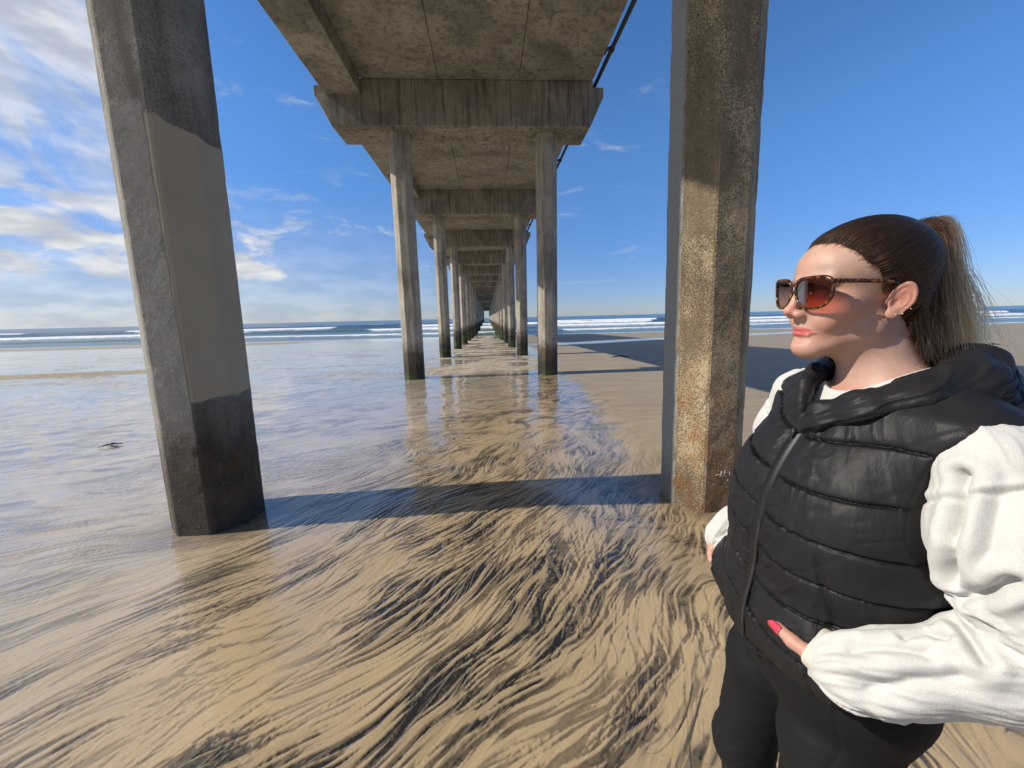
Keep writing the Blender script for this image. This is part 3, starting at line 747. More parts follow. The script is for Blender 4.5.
def mouth_line():
    """the parting of the lips, lying on the surface"""
    x = np.linspace(0, 3.3, 6); z = -7.04 + .030 * x * x; y = np.full(6, 12.)
    for _ in range(80): y = y - np.maximum(head_sdf(np.stack([x, y, z], 1)), 0) * .7
    return [tuple(p) for p in np.stack([x, y + .02, z], 1)]
SLIT = mouth_line()
SH_L, SH_R = np.array([-.182, -.01, 1.374]), np.array([.168, -.01, 1.392])
EL_L, EL_R = np.array([-.256, -.062, 1.170]), np.array([.262, -.07, 1.14])
WR_L, WR_R = np.array([-.172, .122, 1.066]), np.array([.250, .085, 1.012])
HIP_L, HIP_R = np.array([-.030, -.02, .90]), np.array([.142, -.02, .90])
KN_L, KN_R = np.array([-.030, .015, .52]), np.array([.168, .050, .52])
AN_L, AN_R = np.array([-.030, -.03, .15]), np.array([.180, -.01, .15])
HB = h2b(np.array([0, 0, 0.]))

def hand_pts(wr, side):
    """joints of a relaxed hand that slides into the pocket; side -1 left, +1 right"""
    s = side
    tow = np.array([-s * .84, -.10, -.42]); tow /= np.linalg.norm(tow)             # towards the finger tips
    if s > 0: tow = np.array([-.85, .05, -.45]); tow /= np.linalg.norm(tow)
    up = np.array([0, .25, 1.]); up -= tow * (up @ tow); up /= np.linalg.norm(up)    # thumb side
    nrm = np.cross(tow, up)
    return tow, up, nrm

def lean(p):
    """weight on her right leg: hips pushed to her right"""
    q = np.array(p, float); q[:, 0] -= .042 * sstep(1.30, .96, q[:, 2]); return q
def torso_sdf(p, o=0.):
    p = lean(p)
    d = ell(p, (0, -.012, 1.27), (.158 + o, .105 + o, .19 + o))
    d = smin(d, ell(p, (0, .0, 1.08), (.146 + o, .108 + o, .17 + o)), .08)
    d = smin(d, ell(p, (0, -.012, .92), (.178 + o, .125 + o, .13 + o)), .08)
    d = smin(d, ell(np.c_[np.abs(p[:, 0]), p[:, 1:]], (.072, .055, 1.235), (.070 + o, .055 + o, .075 + o)), .07)
    d = smin(d, cone(p, (-.145, -.018, 1.392), (.145, -.018, 1.392), .042 + o, .042 + o), .07)
    d = smin(d, cone(p, (-.05, -.035, 1.432), (.05, -.035, 1.432), .042 + o, .042 + o), .05)
    return d

NECK0 = h2b(np.array([0, -.022, -.06])); 
def neck_sdf(p):
    d = cone(p, NECK0, (0, -.022, 1.44), .0475, .054)
    return d

def fingers(p, wr, side):
    tow, up, nrm = hand_pts(wr, side); W = np.asarray(wr)
    d = cone(p, W, W + tow * .035, .024, .027)
    palm_c = W + tow * .055
    R = np.stack([tow, up, nrm]); d = smin(d, ell(p, palm_c, (.052, .040, .016), R), .02)
    for i, (off, L_) in enumerate(((.030, .072), (.010, .080), (-.010, .074), (-.029, .058))):
        a = palm_c + tow * .036 + up * off; b = a + tow * L_ * .5 + nrm * .006 * side; c = b + (tow * .86 + nrm * .5 * side) * L_ * .30; e = c + (tow * .65 + nrm * .75 * side) * L_ * .24
        d = smin(d, chain(p, [a, b, c, e], [.0092, .0085, .0078, .0066], .003), .007)
    th = THUMB[side]; d = smin(d, chain(p, th, [.014, .0118, .0098, .0082], .006), .012)
    return d

# thumb joints (base, knuckle, mid joint, tip) fixed from where they show
THUMB = {}
def body_sdf(p):
    q = b2h(p) * 100.0 / HS
    d = np.full(len(p), 9.0)
    m = p[:, 2] > 1.40
    if m.any():
        hd = head_sdf(q[m]) * HS / 100.; hd = smin(hd, neck_sdf(p[m]), .032)
        # collar bones hint and the sternomastoid
        d[m] = hd
    t = torso_sdf(p, -.016); d = smin(d, t, .04)
    for sh, el, wr, sd in ((SH_L, EL_L, WR_L, -1), (SH_R, EL_R, WR_R, 1)):
        d = smin(d, chain(p, [sh, (sh + el) / 2, el, el + (wr - el) * .4, wr], [.042, .038, .030, .030, .022], .02), .03)
        mm = np.linalg.norm(p - wr, axis=1) < .26
        if mm.any(): d[mm] = smin(d[mm], fingers(p[mm], wr, sd), .012)
    for hp, kn, an in ((HIP_L, KN_L, AN_L), (HIP_R, KN_R, AN_R)):
        d = smin(d, chain(p, [hp, kn, an], [.076, .040, .028], .03), .04)
        d = smin(d, cone(p, an + [0, -.02, -.045], an + [0, .12, -.066], .026, .022), .03)
    return d
# ---------------------------------------------------------------- clothing shapes (body frame, metres)
HEM = .945
def vest_sdf(p):
    d = torso_sdf(p, .018); p0 = p; p = lean(p)
    d = smin(d, ell(p, (.006, .0, .985), (.188, .146, .14)), .05)
    d = smin(d, ell(np.c_[np.abs(p[:, 0]), p[:, 1:]], (.05, .055, 1.17), (.11, .080, .17)), .09)
    d = smin(d, ell(p0, (-.085, .105, 1.025), (.085, .046, .06)), .05)       # hand in the pocket
    d = smin(d, ell(p0, (.19, .075, .98), (.06, .06, .06)), .04)
    p = p0
    hem = HEM - .010 + .040 * sstep(.01, -.14, p[:, 0])
    d = smax(d, hem - p[:, 2], .012)
    for s in (-1, 1):                                    # arm holes
        q = p - np.array([s * .222, -.002, 1.292]); d = smax(d, -ell(q, (0, 0, 0), (.062, .112, .122), roty(s * .26)), .012)
    q = p - np.array([0, -.012, 1.48])
    d = smax(d, -ell(q, (0, 0, 0), (.082, .085, .075)), .01)          # neck
    v = np.maximum(np.abs(p[:, 0] + .002) - np.clip((p[:, 2] - 1.368) * .95, -.02, .08), .0 - p[:, 1] + .03)
    d = smax(d, -v, .004)                                # open V above the zip
    return d
ZX = lambda z: -.006 + .034 * sstep(1.30, .96, z)          # zip line drifts a little to her left
def stitch_line(V):
    x, y, z = V.T; fr = baffle_u(x, y, z); fr = fr - np.floor(fr); st = np.minimum(fr, 1 - fr) * .070
    return np.exp(-(st / .0028) ** 2) * sstep(1.43, 1.40, z) * sstep(.010, .016, np.abs(x - ZX(z)))
def baffle_u(x, y, z):
    ang = np.arctan2(x, y + .0)
    sag = .010 * np.cos(ang * 2.) - .012 * np.abs(np.sin(ang)) ** 2 + .004 * (fbm(x * 9, y * 9, z * 9, oct=2, seed=4) - .5)
    return (z - .09 * x * sstep(1.0, 1.2, z) + sag - .957) / .070
def vest_detail(V, N):
    x, y, z = V.T; ang = np.arctan2(x, y + .0)
    u = baffle_u(x, y, z); k = np.floor(u); fr = u - k
    zx = x - ZX(z); front = sstep(-.02, .02, y)
    plk = front * sstep(.030, .013, np.abs(zx)) * sstep(1.45, 1.38, z)   # flat placket beside the zip
    top = sstep(1.445, 1.42, z)
    arch = np.sqrt(np.clip(1 - np.abs(2 * fr - 1) ** 3.2, 0, 1)) ** .9
    arch = np.where(z > 1.44, .8, arch)
    # puckers run out from the stitch lines and from the placket
    arc = ang * .16; edge = 1 - arch
    pk = (fbm(arc * 95, k * 3.7, z * 6, oct=3, seed=12) - .5)
    rid = lambda n: (1 - np.abs(2 * n - 1)) ** 5
    pr_ = rid(vnoise(arc * 75 + .8 * fbm(z * 40, k * 2.3, oct=2, seed=61), z * 7 + k * 5.1, seed=62)) * (.35 + .65 * np.clip(edge * 1.6, 0, 1)) * sstep(.35, .6, fbm(arc * 18, k * 2.7, oct=2, seed=63))
    pr2 = rid(fbm(arc * 22 + z * 16, z * 9 - arc * 8 + k * .7, oct=2, seed=64)) * sstep(.45, .65, fbm(arc * 9 + 4, z * 9, oct=2, seed=65))
    pk2 = (fbm(arc * 34 + z * 9, k * 1.7, z * 14, oct=3, seed=22) - .5)
    crease = 1 - np.abs(2 * fbm(arc * 16 + z * 12 + k, z * 20, oct=3, seed=33) - 1); crease = np.clip(crease - .80, 0, 1) * 5
    zone = np.clip(.35 + sstep(.16, .03, np.abs(zx)) * .5 + sstep(1.15, 1.0, z) * .5, 0, 1.2)
    d = .0046 * arch * (1 - .75 * plk) + zone * (.0045 * pk * np.sqrt(np.clip(edge + .18, 0, 1)) + .0048 * pk2 - .0024 * crease + .0060 * pr_ + .0038 * pr2)
    st = np.minimum(fr, 1 - fr) * .070
    d -= .0030 * np.exp(-(st / .0022) ** 2) * (1 - plk)
    # princess seam and pocket mouth on her left front, same on the right
    for s in (-1, 1):
        sx = s * (.128 - .05 * (z - 1.10)); ds = np.abs(x - sx) * front
        d -= (.0035 * np.exp(-(ds / .004) ** 2) + .0015 * np.exp(-(ds / .012) ** 2)) * front * sstep(1.24, 1.18, z)
    for s in (-1, 1):
        e = ell(V - np.array([s * .222, -.002, 1.292]), (0, 0, 0), (.062, .112, .122), roty(s * .26))
        d = d * sstep(.002, .013, e) + .0035 * np.exp(-((e - .006) / .0035) ** 2)
    return d * top

HOODC = [(-.006, .104, 1.372), (-.035, .090, 1.400), (-.072, .062, 1.424), (-.098, .012, 1.442), (-.094, -.055, 1.458), (-.045, -.110, 1.470), (.03, -.115, 1.470), (.078, -.075, 1.460), (.088, -.01, 1.444)]
HOODR = [.010, .020, .028, .032, .036, .038, .036, .032, .022]
def hood_sdf(p):
    d = chain(p, HOODC, HOODR, .02)
    d = smin(d, ell(p, (-.05, -.100, 1.418), (.100, .068, .046), rotz_(.3)), .03)
    d = smin(d, ell(p, (.04, -.108, 1.412), (.085, .058, .048)), .03)
    # collar left standing on her right side
    base = [(.000, .104, 1.375), (.018, .095, 1.395), (.05, .068, 1.42), (.078, .02, 1.437)]
    upp = [(.006, .100, 1.420), (.024, .086, 1.445), (.05, .055, 1.462), (.076, .01, 1.470)]
    w = None
    for t in np.linspace(0, 1, 6):
        c = chain(p, [np.array(a) * (1 - t) + np.array(b) * t for a, b in zip(base, upp)], [.007, .010, .013, .018], .01); w = c if w is None else smin(w, c, .008)
    d = smin(d, w, .008)
    # hollow where the neck comes out
    d = smax(d, -cone(p, h2b(np.array([0, -.03, -.09])), h2b(np.array([0, .0, .05])), .066, .08), .01)
    return d
def hood_detail(V, N):
    x, y, z = V.T; a = np.arctan2(x, y + .02)
    r = 1 - np.abs(2 * fbm(a * 2.2 + z * 10, z * 42 + a * 2.5, oct=3, seed=9) - 1)
    return (.012 * (r - .72) + .003 * 0) * np.where(x > -.01, .35, 1.) + .003 * (fbm(x * 40, y * 40, z * 30, oct=3, seed=3) - .5)

def arm_coord(p, sh, el, wr):
    """distance along the sleeve and angle round it"""
    p = np.asarray(p); a = el - sh; la = np.linalg.norm(a); a = a / la; b = wr - el; lb = np.linalg.norm(b); b = b / lb
    ta = (p - sh) @ a; tb = (p - el) @ b
    da = np.linalg.norm(p - sh - np.clip(ta, 0, la)[:, None] * a, axis=1); db = np.linalg.norm(p - el - np.clip(tb, 0, lb)[:, None] * b, axis=1)
    w = sstep(-.03, .03, da - db)
    s = np.clip(ta, -.1, la) * (1 - w) + (la + np.clip(tb, 0, lb + .1)) * w
    n = np.cross(a, b); n /= np.linalg.norm(n); m = np.cross(a, n); m2 = np.cross(b, n)
    u = ((p - sh - ta[:, None] * a) @ m) * (1 - w) + ((p - el - tb[:, None] * b) @ m2) * w; v = (p - sh) @ n
    return s, np.arctan2(v, u), la, lb
def sleeve_sdf(p, sh, el, wr):
    s = np.sign(sh[0]); st = sh + np.array([-s * .05, 0, .004]); m1 = sh + (el - sh) * .38 + [0, .012, 0]; m2 = sh + (el - sh) * .75
    f1 = el + (wr - el) * .35; f2 = el + (wr - el) * .75; f3 = el + (wr - el) * .97
    d = chain(p, [st, sh, m1, m2, el, f1, f2, f3], [.044, .053, .077, .076, .060, .049, .047, .043], .02)
    return d
CREASES = [   # folds of her left sleeve: points on the cloth, half width, depth
    ([(-.203, .046, 1.372), (-.216, .059, 1.322), (-.221, .060, 1.280), (-.216, .050, 1.240)], .010, .016),
    ([(-.205, .045, 1.222), (-.222, .038, 1.226), (-.247, .044, 1.252), (-.264, .042, 1.280)], .009, .013),
    ([(-.190, .030, 1.182), (-.205, .024, 1.178), (-.232, .037, 1.176), (-.251, .039, 1.165)], .008, .011),
    ([(-.202, .081, 1.147), (-.204, .056, 1.159), (-.222, .049, 1.167)], .007, .008),
    ([(-.184, .130, 1.113), (-.203, .104, 1.135), (-.223, .075, 1.145)], .009, .007),
    ([(-.234, .037, 1.356), (-.248, .054, 1.305), (-.229, .045, 1.241)], .014, .007),
    ([(-.218, .128, 1.087), (-.233, .098, 1.119), (-.247, .058, 1.142)], .012, .006),
    ([(-.196, .105, 1.100), (-.215, .115, 1.080), (-.222, .100, 1.058)], .006, .006)]
def seg_dist(V, pts):
    d = None
    for a, b in zip(pts[:-1], pts[1:]):
        e = cone(V, np.array(a), np.array(b), 0., 0.); d = e if d is None else np.minimum(d, e)
    return d
def sleeve_detail(V, N, sh, el, wr, seed):
    s, ph, la, lb = arm_coord(V, sh, el, wr)
    c, sn = np.cos(ph), np.sin(ph)
    el_w = np.exp(-((s - la) / .075) ** 2); wr_w = np.exp(-((s - la - lb) / .06) ** 2)
    rings = 1 - np.abs(2 * fbm(s * 15 + 1.9 * c + seed, 1.3 * sn + .8 * s, 1.2 * c, oct=3, seed=seed) - 1)
    diag = 1 - np.abs(2 * fbm(s * 9 + 2.2 * sn, 2.6 * c + s * 5, 1.7 * sn, oct=3, seed=seed + 3) - 1)
    lng = fbm(c * 1.6, sn * 1.6, s * 4.0, oct=2, seed=seed + 6) - .5
    inner = sstep(-.4, .7, c)
    d = .024 * (rings - .74) * (el_w * (.6 + .9 * inner) + 1.1 * wr_w + .14) + .018 * (diag - .72) * (.35 + .5 * el_w) + .022 * lng
    d *= .75
    if sh[0] < 0:
        wob = .004 * (fbm(V[:, 0] * 40, V[:, 1] * 40, V[:, 2] * 40, oct=2, seed=71) - .5)
        for pts, w_, dp in CREASES:
            e = seg_dist(V, pts) + wob
            d += -dp * np.exp(-(e / (w_ * .55)) ** 2) + .45 * dp * np.exp(-((e - w_ * 1.7) / w_) ** 2)
    # dropped shoulder seam
    q = s - .030 - .014 * sn; d -= .0035 * np.exp(-(q / .0035) ** 2); d += .0025 * np.exp(-((q + .008) / .005) ** 2)
    d += .0006 * (fbm(V[:, 0] * 90, V[:, 1] * 90, V[:, 2] * 90, oct=2, seed=5) - .5)
    return d
def shirt_sdf(p):
    d = torso_sdf(p, .010)
    d = smax(d, 1.0 - p[:, 2], .01)
    d = smax(d, -ell(p, (0, -.010, 1.497), (.073, .085, .088)), .006)
    return d
def cuff_sdf(p):
    tow, up, nrm = hand_pts(WR_L, -1)
    R = np.stack([tow, up, nrm]); c = WR_L + tow * .050
    d = ell(p, c, (.074, .050, .032), R)
    th = THUMB[-1]; d = smin(d, cone(p, np.array(th[0]), np.array(th[1]) * .75 + np.array(th[2]) * .25, .021, .0165), .02)
    a = np.array(th[1]) * .72 + np.array(th[2]) * .28; ax_ = np.array(th[2]) - np.array(th[1]); ax_ /= np.linalg.norm(ax_)
    d = smax(d, (p - a) @ ax_, .003)
    return d
def cuff_sdf_r(p):
    tow, up, nrm = hand_pts(WR_R, 1); R = np.stack([tow, up, nrm]); c = WR_R + tow * .015
    return ell(p, c, (.058, .040, .033), R)
def legs_sdf(p):
    d = smin(ell(p, (.058, -.015, .92), (.162, .132, .13)), 1e3 + 0 * p[:, 0], .01)
    d = smin(d, ell(np.c_[np.abs(p[:, 0] - .062), p[:, 1:]], (.072, -.068, .88), (.088, .082, .11)), .06)
    for hp, kn, an in ((HIP_L, KN_L, AN_L), (HIP_R, KN_R, AN_R)):
        m = hp + (kn - hp) * .35 + [0, .012, 0]
        cf = kn + (an - kn) * .35 + [0, -.012, 0]
        d = smin(d, chain(p, [hp, m, kn, cf, an], [.090, .082, .062, .057, .042], .03), .03)
    d = smin(d, smax(torso_sdf(p, .003), p[:, 2] - 1.05, .005), .02)
    return smax(d, .14 - p[:, 2], .004)
def shoe_sdf(p, an):
    d = smin(cone(p, an + [0, -.02, -.05], an + [0, .13, -.075], .040, .034), cone(p, an + [0, -.01, .0], an + [0, .06, -.06], .040, .034), .03)
    return smax(d, (an[2] - .118) - p[:, 2], .006)

# ---------------------------------------------------------------- materials
def vattr(me, name, v): attr(me, name, v)
def mat_skin():
    s = NT('skin'); p = s.coord('Object')
    n1 = s.noise(p, 42, 5, .6); n2 = s.noise(p, 420, 3, .6)
    n4 = s.noise(p, 14, 5, .65); c = s.mix(s.ramp(n1, .3, .7), (.48, .308, .236), (.42, .255, .188)); c = s.mix(s.math('MULTIPLY', s.ramp(n4, .45, .7), .35), c, (.50, .235, .17)); c = s.mix(s.math('MULTIPLY', s.ramp(s.noise(p, 260, 3, .6), .5, .75), .18), c, (.36, .19, .13))
    c = s.mix(s.math('MULTIPLY', s.attr('red'), .75), c, (.60, .19, .135))
    c = s.mix(s.attr('lip'), c, (.46, .115, .11))
    c = s.mix(s.attr('brow'), c, (.11, .06, .035))
    po = s.voro(p, 900); fk = s.voro(p, 95); c = s.mix(s.math('MULTIPLY', s.ramp(fk, .13, .05), s.math('MULTIPLY', s.ramp(s.noise(p, 25, 2), .5, .65), .35)), c, (.36, .17, .10))
    mo = s.attr('mole'); c = s.mix(mo, c, (.10, .04, .025))
    s.set(Base_Color=c, Roughness=s.math('SUBTRACT', .50, s.math('MULTIPLY', s.attr('lip'), .14)), Specular_IOR_Level=.42, Normal=s.bump(s.math('ADD', s.math('ADD', n2, s.math('MULTIPLY', n1, .8)), s.math('MULTIPLY', po, .8)), .14, .0012),
          Subsurface_Weight=.16, Subsurface_Radius=(.010, .0035, .0018), Subsurface_Scale=.6)
    return s.m
def mat_cloth(name, a, b, rough, bump=.2, sc=900, sheen=0., spec=.4, dist=.0006):
    s = NT(name); p = s.coord('Object'); n = s.noise(p, sc, 3, .6); n2 = s.noise(p, 11, 4, .6)
    s.set(Base_Color=s.mix(n2, a, b), Roughness=rough, Specular_IOR_Level=spec, Normal=s.bump(s.math('ADD', n, n2), bump, dist))
    if sheen: s.bsdf.inputs['Sheen Weight'].default_value = sheen; s.bsdf.inputs['Sheen Roughness'].default_value = .4
    return s.m
def mat_nylon():
    s = NT('black_nylon'); p = s.coord('Object'); n = s.noise(p, 1300, 2, .5); n2 = s.noise(s.mapping(p, (1, 1, .30)), 150, 4, .6, .5); n3 = s.noise(s.mapping(p, (1, 1, .4)), 38, 3, .55, .8)
    h = s.math('ADD', s.math('MULTIPLY', n, .12), s.math('ADD', s.math('MULTIPLY', n2, .9), s.math('MULTIPLY', n3, .5)))
    s.set(Base_Color=s.mix(s.math('MULTIPLY', s.attr('stitch'), .85), s.mix(n3, (.0135, .0133, .0145), (.020, .0197, .0215)), (.002, .002, .002)), Roughness=.47, Specular_IOR_Level=.14, Normal=s.bump(h, .24, .0026))
    return s.m
def mat_fleece():
    s = NT('white_fleece'); p = s.coord('Object'); n = s.noise(p, 620, 4, .7); n2 = s.noise(p, 140, 3, .6); v = s.voro(p, 420)
    s.set(Base_Color=s.mix(s.ramp(n, .3, .75), (.49, .479, .455), (.57, .562, .537)), Roughness=.95, Specular_IOR_Level=.15, Normal=s.bump(s.math('ADD', n, s.math('ADD', s.math('MULTIPLY', v, .5), s.math('MULTIPLY', n2, .4))), .35, .0011))
    s.bsdf.inputs['Sheen Weight'].default_value = .25
    return s.m

# ---------------------------------------------------------------- build
def body_obj(name, fn, lo, hi, h, mat, parent, detail=None, ref=0, keep=None, sm=0, off=0.):
    V, F = surface(fn, lo, hi, h)
    if sm: V = smooth_v(V, F, sm)
    for _ in range(ref): V, F = refine(V, F); V = smooth_v(V, F, 1, .4)
    if detail is not None:
        N = normals(V, F); V = V + N * (detail(V, N) + off)[:, None]
    if keep is not None: V, F, _ = drop(V, F, keep(V))
    me = mesh_np(name, to_world(V) - np.array(P_LOC), F); o = link(name, me, mat, parent, True)
    return o, V, F
P_LOC = (float(PC[0]), float(PC[1]), GZ)
def build_person(HF=.0020, HC=.004):
    global THUMB
    THUMB[-1] = [np.array(v) for v in ((-.170, .128, 1.062), (-.148, .150, 1.067), (-.124, .164, 1.069), (-.101, .172, 1.073))]
    THUMB[1] = [np.array(v) for v in ((.245, .100, 1.005), (.242, .118, .995), (.232, .126, .985), (.22, .130, .975))]
    person = empty('person', P_LOC)
    tag(person, 'woman in black puffer vest, white sleeves and sunglasses, brown ponytail, hands in pockets', 'person')
    M_skin = mat_skin()
    # body
    V, F = surface(body_sdf, (-.36, -.20, GZ - .0), (.36, .30, 1.76), HF)
    q = b2h(V) * 100 / HS; hd = V[:, 2] > 1.45
    me = mesh_np('body', to_world(V) - np.array(P_LOC), F)
    ax = np.abs(q[:, 0])
    upper = sstep(.10, -.08, q[:, 2] - (-6.22 - .10 * np.abs(ax - .7) - .10 * np.clip(ax - 1.2, 0, 9) ** 1.6))
    lower = sstep(-.10, .08, q[:, 2] - (-7.98 + .115 * ax ** 2))
    lip = upper * lower * sstep(3.3, 2.7, ax) * sstep(6.9, 7.5, q[:, 1]) * hd
    red = np.zeros(len(V))
    for c, r, w in (((4.6, 6.2, -3.6), 3.0, .45), ((0, 11.6, -3.6), 1.8, .75), ((0, 9.9, -9.7), 2.2, .4), ((7.2, -1.2, -1.0), 2.9, .75), ((4, 7, -7.5), 3., .25)):
        red = np.maximum(red, w * np.exp(-(np.linalg.norm(np.c_[ax, q[:, 1:]] - np.array(c), axis=1) / r) ** 2))
    red = red * hd + (~hd) * .25
    brow = sstep(.45, .25, np.abs(q[:, 2] - (2.15 + .06 * ax - .03 * (ax - 3) ** 2))) * sstep(1.4, 1.9, ax) * sstep(5.4, 4.4, ax) * (q[:, 1] > 6) * hd * .0
    mole = np.zeros(len(V))
    for c in ((-4.3, 4.6, -9.9), (-4.9, 3.4, -11.6), (-3.4, 5.8, -10.7)): mole = np.maximum(mole, sstep(.26, .10, np.linalg.norm(q - np.array(c), axis=1) * np.where(True, 1, 1)))
    for nme, val in (('lip', lip), ('red', red), ('brow', brow), ('mole', mole * hd)): attr(me, nme, val)
    link('body', me, M_skin, person, True)
    # clothes
    M_ny, M_fl = mat_nylon(), mat_fleece()
    vest, VV, VF = body_obj('vest', vest_sdf, (-.26, -.22, .90), (.26, .26, 1.53), HC, M_ny, person, vest_detail, 1)
    attr(vest.data, 'stitch', stitch_line(VV))
    hood, _, _ = body_obj('hood', hood_sdf, (-.22, -.25, 1.34), (.20, .18, 1.56), .0035, M_ny, vest, hood_detail, 1)
    # zip: tape, teeth and pull
    zs = np.linspace(.945, 1.368, 90)
    def front_y(x, z, fn=vest_sdf):
        y = np.full(len(z), .30)
        for _ in range(60): y = y - np.maximum(fn(np.stack([x, y, z], 1)), -.01) * .9
        return y
    zx = ZX(zs); zy = front_y(zx, zs) + .0045
    P = np.stack([zx, zy, zs], 1)
    prof = np.array([(-.011, -.002), (-.0105, .0012), (-.004, .0016), (-.0032, .0034), (.0032, .0034), (.004, .0016), (.0105, .0012), (.011, -.002)])
    tooth = np.where(np.arange(len(zs)) % 2 == 0, 1., .45)
    ZV = np.concatenate([P + np.stack([prof[i, 0] + 0 * zs, prof[i, 1] * (tooth if i in (3, 4) else 1) + 0 * zs, 0 * zs], 1) for i in range(len(prof))]).reshape(len(prof), len(zs), 3).transpose(1, 0, 2).reshape(-1, 3)
    M_zip = mat_cloth('black_zip', (.008, .008, .009), (.016, .016, .017), .45, .2)
    link('zipper', mesh_np('zipper', to_world(ZV) - np.array(P_LOC), grid_faces(len(zs), len(prof))), M_zip, vest)
    pb = P[-1] + np.array([0, .006, 0]); Vz, Fz = merge([tube([pb + [0, 0, .006], pb + [0, .003, -.004], pb + [.001, .004, -.016], pb + [.001, .003, -.030]], [.0045, .004, .0025, .0032], 8)])
    link('zip_pull', mesh_np('zip_pull', to_world(Vz) - np.array(P_LOC), Fz), M_zip, vest, True)
    shirt, _, _ = body_obj('sweatshirt', shirt_sdf, (-.22, -.18, .97), (.22, .20, 1.50), HC, M_fl, person)
    a = np.linspace(0, 2 * PI, 49)[:-1]
    nb = np.stack([.071 * np.sin(a), -.010 + .082 * np.cos(a), 1.420 - .014 * np.cos(a)], 1); nb = np.concatenate([nb, nb[:1]])
    Vn, Fn = tube(nb, .0085, 10, False); link('neckband', mesh_np('neckband', to_world(Vn) - np.array(P_LOC), Fn), M_fl, shirt, True)
    for sh, el, wr, sd in ((SH_L, EL_L, WR_L, 3), (SH_R, EL_R, WR_R, 17)):
        lo = np.minimum(np.minimum(sh, el), wr) - .11; hi = np.maximum(np.maximum(sh, el), wr) + .11
        body_obj('sleeve', lambda p: sleeve_sdf(p, sh, el, wr), lo, hi, HC, M_fl, shirt, lambda V, N: sleeve_detail(V, N, sh, el, wr, sd), 1)
    M_cuff = mat_cloth('cream_rib', (.55, .515, .43), (.58, .55, .465), .9, .35, 700, .2, .15)
    body_obj('cuff', cuff_sdf, WR_L - .15, WR_L + .17, .0025, M_cuff, shirt, lambda V, N: .002 * (fbm(V[:, 0] * 60, V[:, 1] * 60, V[:, 2] * 60, oct=2, seed=5) - .5))
    body_obj('cuff', cuff_sdf_r, WR_R - .12, WR_R + .12, .003, M_cuff, shirt)
    M_leg = mat_cloth('black_leggings', (.0075, .0075, .0085), (.011, .011, .0125), .7, .25, 1500, .01, .18)
    def leg_detail(V, N):
        x, y, z = V.T; w = 1 - np.abs(2 * fbm(z * 26 + x * 9, x * 14, y * 12, oct=3, seed=6) - 1)
        return .004 * (w - .75) * sstep(.66, .5, z) + .0025 * (w - .75) - .0012 * np.exp(-((np.abs(x - .045) - .135 - .05 * (z - .7)) / .003) ** 2) * (y > 0)
    body_obj('leggings', legs_sdf, (-.26, -.24, .10), (.28, .22, 1.07), .005, M_leg, person, leg_detail, 1)
    M_shoe = mat_cloth('white_trainers', (.62, .61, .59), (.70, .69, .67), .6, .2, 300)
    for an in (AN_L, AN_R):
        body_obj('shoe', lambda p: shoe_sdf(p, an), an - .17, an + np.array([.12, .22, .12]), .004, M_shoe, person)
    # thumb nail, laid on the tip of the thumb
    th = THUMB[-1]; tip = th[3]; ax_ = (th[3] - th[2]); ax_ /= np.linalg.norm(ax_)
    up = np.array([0, .35, 1.]) ; out = np.array([-.35, .93, .15]); out -= ax_ * (out @ ax_); out /= np.linalg.norm(out); sd_ = np.cross(ax_, out)
    nv = []; nu, nw = 13, 9
    for i in range(nu):
        for j in range(nw):
            t = i / (nu - 1); w = (j / (nw - 1) * 2 - 1); wid = .0066 * (1 - .9 * max(0, (t - .55) / .45) ** 2.2) * (.9 + .1 * math.sin(t * PI)); ph = w * 1.05
            rad = .0104 - .0014 * t
            nv.append(tip + ax_ * (-.008 + .021 * t) + out * (rad * math.cos(ph * wid / .0066) * (1 - .10 * t) - .0002) + sd_ * (rad * math.sin(ph * wid / .0066)))
    s = NT('nail_polish'); M_nail = s.set(Base_Color=(.50, .035, .07), Roughness=.2, Coat_Weight=.8, Coat_Roughness=.05)
    link('thumbnail', mesh_np('thumbnail', to_world(np.array(nv)) - np.array(P_LOC), grid_faces(nu, nw)), M_nail, person, True).modifiers.new('thick', 'SOLIDIFY').thickness = .0008
    return person
# ---------------------------------------------------------------- hair (head frame, centimetres)
PONY = np.array([0.2, -6.9, 7.7])
HLY = [-11, -9, -7, -4.5, -3.2, -2.4, -.6, .6, 1.2, 1.9, 3.0, 4.6, 6.2, 7.4, 9.0, 10]
HLZ = [-7.2, -7.4, -7.2, -5.6, -4.2, -2.0, 1.3, 1.0, -1.2, .9, 2.9, 4.0, 5.6, 6.5, 7.2, 7.4]
def hairline(q): return np.interp(q[:, 1], HLY, HLZ) + .6 * (fbm(q[:, 0] * 1.0, q[:, 1] * 1.0, oct=3, seed=4) - .5) + .35 * (fbm(q[:, 0] * 5, q[:, 1] * 5, oct=2, seed=14) - .5)
def skull(q):
    d = ell(q, (0, -.8, 3.7), (7.2, 8.6, 7.6)); d = smin(d, ell(q, (0, 3.6, 3.2), (6.3, 6.0, 5.6)), 2.2)
    d = smin(d, ell(q, (0, -4.0, -2.0), (5.4, 4.6, 5.6)), 1.5); return d
def hair_lift(q): return .55 * sstep(0., 2.4, q[:, 2] - hairline(q))
def cap_sdf(q): return smax(skull(q) - hair_lift(q) - .03, (hairline(q) + .25 - q[:, 2]) * .7, .08)
def on_scalp(q, off):
    for _ in range(4):
        d, g = grad(skull, q, .02); q = q - (d - off)[:, None] * g / np.maximum(np.linalg.norm(g, axis=1), .3)[:, None] ** 2
    return q
